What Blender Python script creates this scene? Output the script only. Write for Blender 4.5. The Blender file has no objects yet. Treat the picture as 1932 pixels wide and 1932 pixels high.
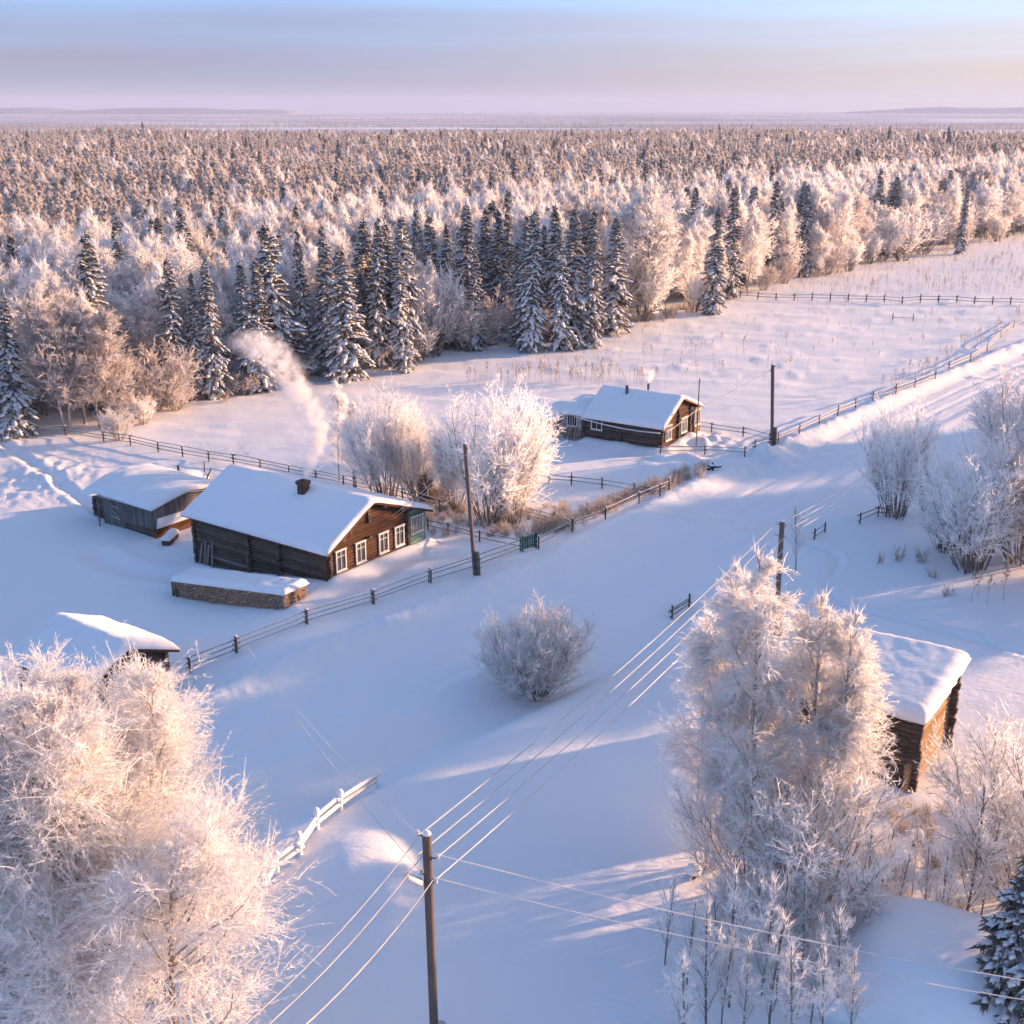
import bpy, math, random
import numpy as np
from mathutils import Vector, Matrix

# ------------------------------------------------------------------ camera, world, sun, exposure
SC = bpy.context.scene
COL = SC.collection
CAM_H = 30.0
PITCH = math.radians(18.58)
cam_d = bpy.data.cameras.new('camera')
cam_d.sensor_width = 36.0
cam_d.lens = 42.19
cam_d.clip_start = 0.5
cam_d.clip_end = 60000
cam = bpy.data.objects.new('camera', cam_d)
cam.location = (0, 0, CAM_H)
cam.rotation_euler = (math.pi / 2 - PITCH, 0, 0)
COL.objects.link(cam)
SC.camera = cam

SUN_AZ = math.radians(68.0)
SUN_EL = math.radians(9.5)
SUNV = Vector((math.sin(SUN_AZ) * math.cos(SUN_EL), math.cos(SUN_AZ) * math.cos(SUN_EL), math.sin(SUN_EL)))

world = bpy.data.worlds.new('World')
SC.world = world
world.use_nodes = True
wt = world.node_tree
wt.nodes.clear()
wo = wt.nodes.new('ShaderNodeOutputWorld')
wbg = wt.nodes.new('ShaderNodeBackground')
sky = wt.nodes.new('ShaderNodeTexSky')
sky.sky_type = 'NISHITA'
sky.sun_disc = False
sky.sun_elevation = SUN_EL
sky.sun_rotation = SUN_AZ
sky.altitude = 100
sky.air_density = 1.0
sky.dust_density = 0.6
sky.ozone_density = 3.4
WSTR = 0.15
wbg.inputs['Strength'].default_value = WSTR
# thin stratus veil low in the sky, warmer toward the sun all the way round
wtc = wt.nodes.new('ShaderNodeTexCoord')
wsep = wt.nodes.new('ShaderNodeSeparateXYZ')
wt.links.new(wtc.outputs['Generated'], wsep.inputs[0])
wel = wt.nodes.new('ShaderNodeMapRange'); wel.interpolation_type = 'SMOOTHSTEP'
wel.inputs['From Min'].default_value = 0.018; wel.inputs['From Max'].default_value = 0.125
wel.inputs['To Min'].default_value = 0.97; wel.inputs['To Max'].default_value = 0.22
wmap = wt.nodes.new('ShaderNodeMapping')
wmap.inputs['Scale'].default_value = (1.6, 1.6, 42.0)
wt.links.new(wtc.outputs['Generated'], wmap.inputs['Vector'])
wno = wt.nodes.new('ShaderNodeTexNoise')
wno.inputs['Scale'].default_value = 1.3; wno.inputs['Detail'].default_value = 5; wno.inputs['Roughness'].default_value = 0.5
wt.links.new(wmap.outputs[0], wno.inputs['Vector'])
wns = wt.nodes.new('ShaderNodeMapRange')
wns.inputs['From Min'].default_value = 0.3; wns.inputs['From Max'].default_value = 0.7
wns.inputs['To Min'].default_value = -0.016; wns.inputs['To Max'].default_value = 0.016
wt.links.new(wno.outputs['Fac'], wns.inputs['Value'])
wad = wt.nodes.new('ShaderNodeMath'); wad.operation = 'ADD'
wt.links.new(wsep.outputs['Z'], wad.inputs[0]); wt.links.new(wns.outputs[0], wad.inputs[1])
wt.links.new(wad.outputs[0], wel.inputs['Value'])
wdot = wt.nodes.new('ShaderNodeVectorMath'); wdot.operation = 'DOT_PRODUCT'
wdot.inputs[1].default_value = (math.sin(SUN_AZ), math.cos(SUN_AZ), 0)
wt.links.new(wtc.outputs['Generated'], wdot.inputs[0])
wwm = wt.nodes.new('ShaderNodeMapRange'); wwm.interpolation_type = 'SMOOTHSTEP'
wwm.inputs['From Min'].default_value = 0.15; wwm.inputs['From Max'].default_value = 1.0
wt.links.new(wdot.outputs['Value'], wwm.inputs['Value'])
wcm = wt.nodes.new('ShaderNodeMix'); wcm.data_type = 'RGBA'
VEIL_A = (0.64, 0.65, 0.90, 1); VEIL_B = (1.85, 1.48, 1.14, 1)
wcm.inputs['A'].default_value = VEIL_A; wcm.inputs['B'].default_value = VEIL_B
wt.links.new(wwm.outputs[0], wcm.inputs['Factor'])
wmx = wt.nodes.new('ShaderNodeMix'); wmx.data_type = 'RGBA'
# the sheet of thin cloud is denser toward the sun
wk = wt.nodes.new('ShaderNodeMath'); wk.operation = 'MULTIPLY'; wk.inputs[1].default_value = 0.92
wt.links.new(wwm.outputs[0], wk.inputs[0])
wk2 = wt.nodes.new('ShaderNodeMath'); wk2.operation = 'MAXIMUM'
wt.links.new(wk.outputs[0], wk2.inputs[0]); wt.links.new(wel.outputs[0], wk2.inputs[1])
wt.links.new(wk2.outputs[0], wmx.inputs['Factor'])
wt.links.new(sky.outputs[0], wmx.inputs['A'])
wt.links.new(wcm.outputs['Result'], wmx.inputs['B'])
# the clear air above the veil is read a little higher up, where it is bluer
wvm = wt.nodes.new('ShaderNodeMapping'); wvm.inputs['Location'].default_value = (0, 0, 0.20)
wt.links.new(wtc.outputs['Generated'], wvm.inputs['Vector']); wt.links.new(wvm.outputs[0], sky.inputs['Vector'])
wt.links.new(wmx.outputs['Result'], wbg.inputs['Color'])
wt.links.new(wbg.outputs[0], wo.inputs['Surface'])

sun_d = bpy.data.lights.new('sun', 'SUN')
sun_d.energy = 3.3
sun_d.angle = math.radians(1.0)
sun_d.color = (1.0, 0.57, 0.31)
sun = bpy.data.objects.new('sun', sun_d)
sun.rotation_euler = SUNV.to_track_quat('Z', 'Y').to_euler()
sun.location = (60, 60, 60)
COL.objects.link(sun)

SC.view_settings.view_transform = 'Standard'
SC.view_settings.look = 'None'
SC.view_settings.gamma = 1.0
SC.view_settings.use_curve_mapping = False
SC.view_settings.exposure = 1.85
SC.cycles.max_bounces = 7
SC.cycles.diffuse_bounces = 4
SC.cycles.transmission_bounces = 5
SC.cycles.transparent_max_bounces = 8
SC.cycles.volume_bounces = 3
SC.cycles.adaptive_threshold = 0.03

# ------------------------------------------------------------------ survey helpers: a sight line of the photograph meets the ground
FPX, CPX = 2264.0, 966.0
cp_, sp_ = math.cos(PITCH), math.sin(PITCH)


def G(x, y, z=0.0):
    u = (x - CPX) / FPX
    v = (y - CPX) / FPX
    d = np.array([u, cp_ - v * sp_, -(sp_ + v * cp_)])
    t = (CAM_H - z) / -d[2]
    return np.array([0, 0, CAM_H]) + d * t


# ------------------------------------------------------------------ noise
def _hash(ix, iy, s):
    n = (ix * 374761393 + iy * 668265263 + s * 974634777) & 0xFFFFFFFF
    n = ((n ^ (n >> 13)) * 1274126177) & 0xFFFFFFFF
    return ((n ^ (n >> 16)) & 0xFFFF) / 65535.0


def vnoise(x, y, s=0):
    x = np.asarray(x, float); y = np.asarray(y, float)
    ix = np.floor(x).astype(np.int64); iy = np.floor(y).astype(np.int64)
    fx = x - ix; fy = y - iy
    fx = fx * fx * (3 - 2 * fx); fy = fy * fy * (3 - 2 * fy)
    a = _hash(ix, iy, s); b = _hash(ix + 1, iy, s); c = _hash(ix, iy + 1, s); d = _hash(ix + 1, iy + 1, s)
    return (a + (b - a) * fx) * (1 - fy) + (c + (d - c) * fx) * fy - 0.5


def fbm(x, y, s=0, o=3):
    r = 0.0; a = 1.0
    for k in range(o):
        r = r + a * vnoise(x, y, s + k); x = x * 2.03 + 7.1; y = y * 2.03 + 3.7; a *= 0.5
    return r


def sstep(a, b, x):
    t = np.clip((np.asarray(x, float) - a) / (b - a), 0, 1)
    return t * t * (3 - 2 * t)


def seg_dist(x, y, pts):
    """distance to a polyline, signed left positive, and arc length at the foot point"""
    x = np.asarray(x, float); y = np.asarray(y, float)
    best = np.full(x.shape, 1e9); sg = np.zeros(x.shape); arc = np.zeros(x.shape); acc = 0.0
    for (ax, ay), (bx, by) in zip(pts[:-1], pts[1:]):
        dx, dy = bx - ax, by - ay
        L = math.hypot(dx, dy)
        t = np.clip(((x - ax) * dx + (y - ay) * dy) / (L * L), 0, 1)
        qx, qy = ax + t * dx, ay + t * dy
        d = np.hypot(x - qx, y - qy)
        cr = dx * (y - ay) - dy * (x - ax)
        m = d < best
        best = np.where(m, d, best); sg = np.where(m, np.where(cr > 0, 1.0, -1.0), sg); arc = np.where(m, acc + t * L, arc)
        acc += L
    return best * sg, arc


def smooth_path(pts, n=6):
    p = [np.array(q[:2], float) for q in pts]
    p = [2 * p[0] - p[1]] + p + [2 * p[-1] - p[-2]]
    out = []
    for i in range(1, len(p) - 2):
        for k in range(n):
            t = k / n
            a, b, c, d = p[i - 1], p[i], p[i + 1], p[i + 2]
            out.append(0.5 * (2 * b + (c - a) * t + (2 * a - 5 * b + 4 * c - d) * t * t + (3 * b - a - 3 * c + d) * t ** 3))
    out.append(p[-2])
    return [tuple(q) for q in out]


# ------------------------------------------------------------------ terrain
ROAD_PX = [(-250, 1640), (60, 1540), (300, 1440), (480, 1375), (700, 1283), (900, 1200), (1100, 1106), (1300, 1000), (1500, 895), (1700, 797), (1932, 690), (2120, 610), (2300, 540)]
ROAD = smooth_path([G(*q) for q in ROAD_PX], 5)
PATH_A = smooth_path([G(*q) for q in [(1500, 1020), (1545, 1030), (1578, 1052), (1562, 1100), (1575, 1135), (1640, 1160), (1760, 1190), (1932, 1232), (2100, 1280)]], 4)
PATH_B = smooth_path([G(*q) for q in [(-40, 815), (25, 848), (90, 880), (150, 915), (200, 940)]], 3)
PATH_C = smooth_path([G(*q) for q in [(1040, 985), (990, 1030), (900, 1045), (820, 1050), (760, 1060), (690, 1098), (600, 1140)]], 4)
PATH_D = smooth_path([G(*q) for q in [(180, 1010), (230, 1035), (300, 1045), (345, 1050)]], 3)
HA_O = np.array([-12.2, 74.4])                      # near corner of the big log house
HA_AZ = math.radians(35.5)


def H(x, y):
    x = np.asarray(x, float); y = np.asarray(y, float)
    near = 1 - sstep(240, 420, y)
    z = 0.22 * fbm(x / 26, y / 26, 3, 2) * near
    # the yard falls away to the left of the house
    z = z - 1.55 * sstep(11.5, 22.5, -x) * sstep(50, 63, y) * (1 - sstep(92, 112, y))
    s, arc = seg_dist(x, y, ROAD)
    on = 1 - sstep(2.6, 3.6, np.abs(s))
    lowf = 1 - on * 0.6
    # drifts
    z = z + lowf * near * (0.07 * fbm(x / 3.1 + 0.4 * y / 9, y / 5.2, 11, 3) + 0.10 * fbm(x / 9, y / 7, 21, 2))
    # road: packed lane with faint ruts, ploughed bank on the left, low ridge and ditch on the right
    z = z - on * 0.12
    for k in (-1.15, 0.9):
        z = z - 0.09 * on * np.exp(-((s - k - 0.25 * vnoise(arc / 9, s * 0, 33)) / 0.3) ** 2)
    z = z + on * near * 0.05 * fbm(arc / 2.6, s / 0.3, 37, 3)
    rough = 0.15 * fbm(arc / 2.2, s / 1.1, 31, 3) + 0.16 * fbm(arc / 0.45, s / 0.5, 41, 2)
    bank = np.exp(-((s - 4.6) / 1.05) ** 2)
    gap = 1.0
    for (gx, gy, gw) in ((1.2, 79.6, 2.0),):
        gap = gap * (1 - np.exp(-(((x - gx) ** 2 + (y - gy) ** 2) / gw ** 2)))
    z = z + near * bank * gap * (0.50 + rough * 1.15) + 0.2 * near * sstep(3.2, 5.5, s) * (1 - sstep(8, 16, s))
    rb = np.exp(-((s + 3.9) / 0.55) ** 2)
    z = z + near * rb * (0.12 + 0.45 * rough)
    low = 1 - sstep(60, 78, y)                     # ditch and bank crest run along the lower part of the road
    z = z - 0.75 * low * np.exp(-((s + 7.3) / 1.7) ** 2) + 0.55 * low * sstep(7.5, 10.2, -s) * (1 - sstep(14, 26, -s))
    # trodden paths
    for P, w, dep in ((PATH_A, 0.32, 0.42), (PATH_B, 0.4, 0.22), (PATH_C, 0.7, 0.25), (PATH_D, 0.8, 0.25)):
        d, a = seg_dist(x, y, P)
        z = z - dep * np.exp(-(d / w) ** 2) * (0.8 + 0.5 * fbm(a / 0.6, d, 51, 1)) + 0.10 * np.exp(-((np.abs(d) - 2.2 * w) / (0.5 * w)) ** 2)
    # dug snow clumps by the left path, and by the far house and its drive
    for cx, cy, rx, ry, am, q in ((-41.0, 101, 3.6, 5, 0.26, 0.6), (15.5, 103.5, 3.5, 2.5, 0.5, 1.3), (22.3, 103.5, 2.6, 3.4, 1.1, 1.6), (18.5, 110, 2.4, 3.0, 0.5, 1.2), (26, 109, 4, 2.5, 0.4, 1.5)):
        e = np.exp(-(((x - cx) / rx) ** 2 + ((y - cy) / ry) ** 2))
        z = z + am * e * np.clip(fbm(x / q, y / q, 61, 3) * 2 + 0.35, 0, 1.3)
    # wind-laid ridges across the open fields
    fld = sstep(84, 96, y) * (1 - sstep(235, 300, y)) * sstep(5.5, 9, s)
    z = z + fld * 0.20 * fbm(x / 13 + 0.6 * vnoise(x / 30, y / 30, 15), y / 3.3 + 0.25 * x / 3.3, 25, 2)
    # buried garden rows and tussocks of the far field
    ff = sstep(128, 140, y) * (1 - sstep(200, 230, y)) * sstep(-20, 0, x)
    z = z + ff * 0.20 * np.clip(fbm(x / 2.6, y / 2.0, 71, 3) * 2.2 - 0.45, 0, 1)
    q = np.abs(((y + 0.18 * x) / 8.5) % 1.0 - 0.5)
    z = z + ff * 0.15 * np.exp(-(q / 0.06) ** 2)
    f2 = sstep(88, 100, y) * (1 - sstep(132, 150, y)) * (1 - sstep(30, 40, x))
    q = np.abs(((y - 0.35 * x + 1.2 * vnoise(x / 9, y / 9, 5)) / 11) % 1.0 - 0.5)
    z = z + f2 * 0.2 * np.exp(-(q / 0.07) ** 2) * sstep(-0.1, 0.25, vnoise(x / 14, y / 14, 8))
    # snow heaped against the big house's gable and the far house's foundation
    ex = np.array([math.sin(HA_AZ), math.cos(HA_AZ)]); ey = np.array([-ex[1], ex[0]])
    lx = (x - HA_O[0]) * ex[0] + (y - HA_O[1]) * ex[1]; ly = (x - HA_O[0]) * ey[0] + (y - HA_O[1]) * ey[1]
    z = z + 0.34 * np.exp(-((ly + 0.35) / 0.45) ** 2) * sstep(-0.6, 0.2, lx) * (1 - sstep(10, 11, lx))
    z = z + 0.25 * np.exp(-((lx + 0.6) / 0.7) ** 2) * sstep(-0.3, 0.5, ly) * (1 - sstep(12.5, 14, ly))
    ex2 = np.array([math.sin(math.radians(33)), math.cos(math.radians(33))]); ey2 = np.array([-ex2[1], ex2[0]])
    lx = (x - 13.63) * ex2[0] + (y - 106.57) * ex2[1]; ly = (x - 13.63) * ey2[0] + (y - 106.57) * ey2[1]
    z = z + 0.45 * np.exp(-((ly + 0.5) / 0.7) ** 2) * sstep(-0.8, 0.2, lx) * (1 - sstep(7.5, 9, lx))
    z = z + 0.45 * np.exp(-((lx + 0.5) / 0.7) ** 2) * sstep(-0.8, 0.2, ly) * (1 - sstep(7.5, 8.5, ly))
    # foreground drift over the buried fence, hummock under the thicket
    e = np.exp(-(((x + 6.0) / 2.2) ** 2 + ((y - 41.5) / 3.0) ** 2))
    z = z + 0.75 * e + 0.35 * np.exp(-(((x + 4.6) / 0.8) ** 2 + ((y - 39.8) / 1.6) ** 2))
    return z


HX0, HY0, HST = -150.0, 10.0, 0.35
_gx = np.arange(HX0, 150, HST); _gy = np.arange(HY0, 330, HST)
HTAB = np.concatenate([H(*np.meshgrid(_gx, c, indexing='xy')) for c in np.array_split(_gy, 8)])


def hz(x, y):
    fx = (x - HX0) / HST; fy = (y - HY0) / HST
    if fx < 0 or fy < 0 or fx >= len(_gx) - 1 or fy >= len(_gy) - 1: return 0.0
    i, j = int(fx), int(fy); u, v = fx - i, fy - j
    return float((HTAB[j, i] * (1 - u) + HTAB[j, i + 1] * u) * (1 - v) + (HTAB[j + 1, i] * (1 - u) + HTAB[j + 1, i + 1] * u) * v)


def GT(px, py, up=0.0):
    """where a sight line of the photograph meets the snow surface"""
    z = 0.0
    for _ in range(7):
        p = G(px, py, z)
        z = hz(p[0], p[1])
    return np.array([p[0], p[1], z + up])
# ------------------------------------------------------------------ materials
def newmat(name):
    m = bpy.data.materials.new(name); m.use_nodes = True
    nt = m.node_tree
    b = nt.nodes['Principled BSDF']
    return m, nt, b


def nd(nt, t, **kw):
    n = nt.nodes.new(t)
    for k, v in kw.items():
        if hasattr(n, k): setattr(n, k, v)
        else: n.inputs[k].default_value = v
    return n


def lk(nt, a, b): nt.links.new(a, b)


def mix(nt, fac, a, b):
    n = nt.nodes.new('ShaderNodeMix'); n.data_type = 'RGBA'
    for s, v in (('Factor', fac), ('A', a), ('B', b)):
        if hasattr(v, 'is_linked'): nt.links.new(v, n.inputs[s])
        elif s == 'Factor': n.inputs[s].default_value = v
        else: n.inputs[s].default_value = (*v, 1)
    return n.outputs['Result']


def maprange(nt, v, a, b, c=0.0, d=1.0):
    n = nt.nodes.new('ShaderNodeMapRange'); n.interpolation_type = 'SMOOTHSTEP'
    nt.links.new(v, n.inputs['Value'])
    for k, q in zip(('From Min', 'From Max', 'To Min', 'To Max'), (a, b, c, d)): n.inputs[k].default_value = q
    return n.outputs[0]


def noise(nt, vec, scale, detail=4, rough=0.55):
    n = nd(nt, 'ShaderNodeTexNoise', Scale=scale, Detail=detail, Roughness=rough)
    if vec is not None: nt.links.new(vec, n.inputs['Vector'])
    return n.outputs['Fac']


def scaled(nt, vec, s):
    n = nt.nodes.new('ShaderNodeMapping'); n.inputs['Scale'].default_value = s
    nt.links.new(vec, n.inputs['Vector'])
    return n.outputs[0]


def bump(nt, b, h, strength, dist):
    n = nt.nodes.new('ShaderNodeBump'); n.inputs['Strength'].default_value = strength; n.inputs['Distance'].default_value = dist
    nt.links.new(h, n.inputs['Height']); nt.links.new(n.outputs[0], b.inputs['Normal'])


SNOW = (0.86, 0.87, 0.90)


def mat_snow(name, far=False, fine=1.0):
    m, nt, b = newmat(name)
    g = nt.nodes.new('ShaderNodeNewGeometry').outputs['Position']
    n1 = noise(nt, g, 0.35, 3)
    c = mix(nt, n1, (0.83, 0.85, 0.89), (0.89, 0.89, 0.91))
    if far:
        sx = nt.nodes.new('ShaderNodeSeparateXYZ'); lk(nt, g, sx.inputs[0])
        d = maprange(nt, sx.outputs['Y'], 900, 1150)
        bands = noise(nt, scaled(nt, g, (0.0011, 0.0042, 0.001)), 1.0, 6, 0.62)
        bog = maprange(nt, bands, 0.38, 0.52)
        sp = maprange(nt, noise(nt, scaled(nt, g, (0.02, 0.03, 0.02)), 1.0, 4), 0.35, 0.7)
        bc = mix(nt, sp, (0.30, 0.31, 0.37), (0.60, 0.61, 0.67))
        mu = nt.nodes.new('ShaderNodeMath'); mu.operation = 'MULTIPLY'; lk(nt, d, mu.inputs[0]); lk(nt, bog, mu.inputs[1])
        c = mix(nt, mu.outputs[0], c, bc)
    lk(nt, c, b.inputs['Base Color'])
    b.inputs['Roughness'].default_value = 0.75
    b.inputs['Specular IOR Level'].default_value = 0.25
    h1 = noise(nt, scaled(nt, g, (1.0, 1.6, 1.0)), 2.2 * fine, 6, 0.62)
    h2 = noise(nt, scaled(nt, g, (0.25, 0.9, 0.5)), 1.1 * fine, 4, 0.5)
    hs_ = nt.nodes.new('ShaderNodeMath'); hs_.operation = 'ADD'; lk(nt, h1, hs_.inputs[0]); lk(nt, h2, hs_.inputs[1])
    bump(nt, b, hs_.outputs[0], 0.45, 0.12)
    return m


def mat_wood(name, c1, c2, snow=1.0, grain=(0.6, 14, 14), rough=0.85, thr=(0.62, 0.95)):
    """weathered wood, grain along local x; frost and snow lodged on what faces up"""
    m, nt, b = newmat(name)
    tc = nt.nodes.new('ShaderNodeTexCoord')
    oi = nt.nodes.new('ShaderNodeObjectInfo')
    ad = nt.nodes.new('ShaderNodeVectorMath'); ad.operation = 'ADD'
    cb = nt.nodes.new('ShaderNodeCombineXYZ')
    mu = nt.nodes.new('ShaderNodeMath'); mu.operation = 'MULTIPLY'; mu.inputs[1].default_value = 37.0
    lk(nt, oi.outputs['Random'], mu.inputs[0]); lk(nt, mu.outputs[0], cb.inputs[0]); lk(nt, mu.outputs[0], cb.inputs[1])
    lk(nt, tc.outputs['Object'], ad.inputs[0]); lk(nt, cb.outputs[0], ad.inputs[1])
    gr = noise(nt, scaled(nt, ad.outputs[0], grain), 3.0, 6, 0.65)
    c = mix(nt, maprange(nt, gr, 0.3, 0.7), c1, c2)
    geo = nt.nodes.new('ShaderNodeNewGeometry')
    pt = noise(nt, geo.outputs['Position'], 0.9, 3)
    c = mix(nt, maprange(nt, pt, 0.35, 0.75, 0, 0.55), c, tuple(0.45 * (p + q) * 0.6 for p, q in zip(c1, c2)))
    hv = nt.nodes.new('ShaderNodeHueSaturation')
    v = maprange(nt, oi.outputs['Random'], 0, 1, 0.72, 1.28)
    lk(nt, v, hv.inputs['Value']); lk(nt, c, hv.inputs['Color']); c = hv.outputs[0]
    if snow:
        sz = nt.nodes.new('ShaderNodeSeparateXYZ'); lk(nt, geo.outputs['Normal'], sz.inputs[0])
        nn = noise(nt, geo.outputs['Position'], 3.2, 4)
        av = nt.nodes.new('ShaderNodeMath'); av.operation = 'MULTIPLY_ADD'; av.inputs[1].default_value = 0.7; av.inputs[2].default_value = -0.35
        lk(nt, nn, av.inputs[0])
        sm = nt.nodes.new('ShaderNodeMath'); sm.operation = 'ADD'; lk(nt, sz.outputs['Z'], sm.inputs[0]); lk(nt, av.outputs[0], sm.inputs[1])
        c = mix(nt, maprange(nt, sm.outputs[0], thr[0], thr[1], 0, snow), c, SNOW)
    lk(nt, c, b.inputs['Base Color'])
    b.inputs['Roughness'].default_value = rough
    b.inputs['Specular IOR Level'].default_value = 0.2
    bump(nt, b, gr, 0.5, 0.02)
    return m


def mat_frost(name, c1, c2, trans=0.3, tint=None):
    """hoarfrost-coated twigs: scattered light passes through the rime"""
    m, nt, b = newmat(name)
    geo = nt.nodes.new('ShaderNodeNewGeometry')
    tc = nt.nodes.new('ShaderNodeTexCoord')
    n1 = noise(nt, tc.outputs['Object'], 0.9, 3)
    c = mix(nt, maprange(nt, n1, 0.35, 0.65), c1, c2)
    oi = nt.nodes.new('ShaderNodeObjectInfo')
    hv = nt.nodes.new('ShaderNodeHueSaturation')
    lk(nt, maprange(nt, oi.outputs['Random'], 0, 1, 0.88, 1.06), hv.inputs['Value']); lk(nt, c, hv.inputs['Color']); c = hv.outputs[0]
    lk(nt, c, b.inputs['Base Color']); b.inputs['Roughness'].default_value = 0.8
    b.inputs['Specular IOR Level'].default_value = 0.15
    tr = nt.nodes.new('ShaderNodeBsdfTranslucent'); lk(nt, c, tr.inputs['Color'])
    ms = nt.nodes.new('ShaderNodeMixShader'); ms.inputs[0].default_value = trans
    out = nt.nodes['Material Output']
    lk(nt, b.outputs[0], ms.inputs[1]); lk(nt, tr.outputs[0], ms.inputs[2]); lk(nt, ms.outputs[0], out.inputs['Surface'])
    return m


def mat_plain(name, c, rough=0.7, var=0.25, scale=6.0, metal=0.0):
    m, nt, b = newmat(name)
    tc = nt.nodes.new('ShaderNodeTexCoord')
    n1 = noise(nt, tc.outputs['Object'], scale, 5, 0.6)
    lk(nt, mix(nt, n1, tuple(q * (1 - var) for q in c), tuple(min(1, q * (1 + var)) for q in c)), b.inputs['Base Color'])
    b.inputs['Roughness'].default_value = rough; b.inputs['Metallic'].default_value = metal
    b.inputs['Specular IOR Level'].default_value = 0.25
    return m


M = {}
M['ground'] = mat_snow('snow_ground', far=True)
M['road'] = mat_snow('packed_snow', fine=0.8)
M['snow'] = mat_snow('roof_snow', fine=0.7)
M['log_dark'] = mat_wood('dark_log', (0.062, 0.048, 0.042), (0.165, 0.125, 0.105), snow=0.85, thr=(0.9, 1.2))
M['log_brown'] = mat_wood('brown_log', (0.062, 0.031, 0.019), (0.16, 0.078, 0.042), snow=0.6, thr=(0.95, 1.25))
M['log_grey'] = mat_wood('silvered_log', (0.20, 0.13, 0.08), (0.50, 0.33, 0.20), snow=0.5, thr=(0.95, 1.25))
M['board_grey'] = mat_wood('grey_board', (0.10, 0.092, 0.09), (0.21, 0.195, 0.19), snow=0.8, grain=(0.5, 8, 8))
M['rail'] = mat_wood('fence_rail', (0.10, 0.075, 0.062), (0.23, 0.175, 0.145), snow=0.92, thr=(0.35, 0.75))
M['rail_snowy'] = mat_wood('snowy_fence_rail', (0.10, 0.07, 0.055), (0.24, 0.17, 0.13), snow=0.97, thr=(0.15, 0.5))
M['pole'] = mat_wood('pole_wood', (0.10, 0.078, 0.068), (0.22, 0.175, 0.15), snow=0.5, grain=(0.7, 9, 9))
M['fire'] = mat_wood('split_firewood', (0.14, 0.085, 0.05), (0.40, 0.25, 0.14), snow=0.85, grain=(2, 6, 6), thr=(0.5, 0.85))
M['bark'] = mat_wood('frosty_bark', (0.13, 0.105, 0.09), (0.32, 0.265, 0.235), snow=0.85, grain=(3, 3, 3), thr=(0.05, 0.6))
M['birch_bark'] = mat_wood('birch_bark', (0.20, 0.15, 0.12), (0.56, 0.48, 0.43), snow=0.85, grain=(2, 2, 5), thr=(0.0, 0.55))
M['frost'] = mat_frost('hoarfrost', (0.95, 0.935, 0.93), (0.98, 0.97, 0.97), 0.6)
M['frost_far'] = mat_frost('hoarfrost_wood', (0.90, 0.875, 0.87), (0.97, 0.955, 0.95), 0.58)
M['frost_thin'] = mat_frost('thin_hoarfrost', (0.66, 0.60, 0.58), (0.84, 0.80, 0.79), 0.4)
M['needle'] = mat_frost('spruce_needle', (0.12, 0.118, 0.105), (0.27, 0.255, 0.225), 0.3)
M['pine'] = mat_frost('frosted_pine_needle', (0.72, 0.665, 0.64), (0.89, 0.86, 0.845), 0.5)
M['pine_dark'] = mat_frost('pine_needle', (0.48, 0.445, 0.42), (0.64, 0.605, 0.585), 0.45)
M['weed'] = mat_frost('frosted_weed', (0.55, 0.46, 0.38), (0.86, 0.81, 0.76), 0.4)
M['rail_plaster'] = mat_wood('snow_plastered_rail', (0.14, 0.10, 0.08), (0.26, 0.19, 0.15), snow=1.0, thr=(-0.55, -0.05))
M['white'] = mat_plain('white_paint', (0.74, 0.72, 0.69), 0.55, 0.08)
M['green'] = mat_wood('green_paint', (0.16, 0.29, 0.22), (0.22, 0.37, 0.285), snow=0.0, grain=(1, 6, 6))
M['teal'] = mat_wood('teal_paint', (0.03, 0.12, 0.11), (0.07, 0.20, 0.17), snow=0.5, grain=(1, 6, 6))
M['bluegrey'] = mat_wood('pale_plaster', (0.30, 0.32, 0.33), (0.42, 0.44, 0.45), snow=0.0, grain=(4, 4, 4))
M['curtain'] = mat_plain('curtain', (0.42, 0.45, 0.47), 0.9, 0.2, 9)
M['door'] = mat_wood('brown_door', (0.12, 0.05, 0.022), (0.21, 0.09, 0.04), snow=0.0)
M['redbrown'] = mat_wood('red_brown_board', (0.07, 0.035, 0.026), (0.14, 0.07, 0.05), snow=0.4)
M['brick'] = mat_plain('sooty_brick', (0.10, 0.065, 0.05), 0.9, 0.5, 14)
M['metal'] = mat_plain('stove_pipe', (0.12, 0.115, 0.12), 0.5, 0.3, 5, 0.6)
M['ceramic'] = mat_plain('frosted_insulator', (0.70, 0.68, 0.68), 0.4, 0.1)
M['wire'] = mat_frost('rimed_wire', (0.78, 0.74, 0.72), (0.90, 0.87, 0.86), 0.2)
M['stump'] = mat_wood('charred_root', (0.02, 0.014, 0.012), (0.06, 0.042, 0.034), snow=0.5, thr=(0.75, 1.1))
M['hill'] = mat_frost('far_wood', (0.26, 0.27, 0.31), (0.38, 0.38, 0.42), 0.0)
gm, gnt, gb = newmat('window_glass')
gb.inputs['Base Color'].default_value = (0.03, 0.035, 0.04, 1); gb.inputs['Roughness'].default_value = 0.08
gb.inputs['Alpha'].default_value = 0.35
M['glass'] = gm


# ------------------------------------------------------------------ object helpers
def meshobj(name, verts, faces, mat, parent=None, smooth=False):
    me = bpy.data.meshes.new(name)
    me.from_pydata([tuple(v) for v in verts], [], [tuple(f) for f in faces])
    me.materials.append(mat)
    if smooth: me.polygons.foreach_set('use_smooth', [True] * len(me.polygons))
    o = bpy.data.objects.new(name, me); COL.objects.link(o)
    if parent is not None: o.parent = parent
    return o


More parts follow.
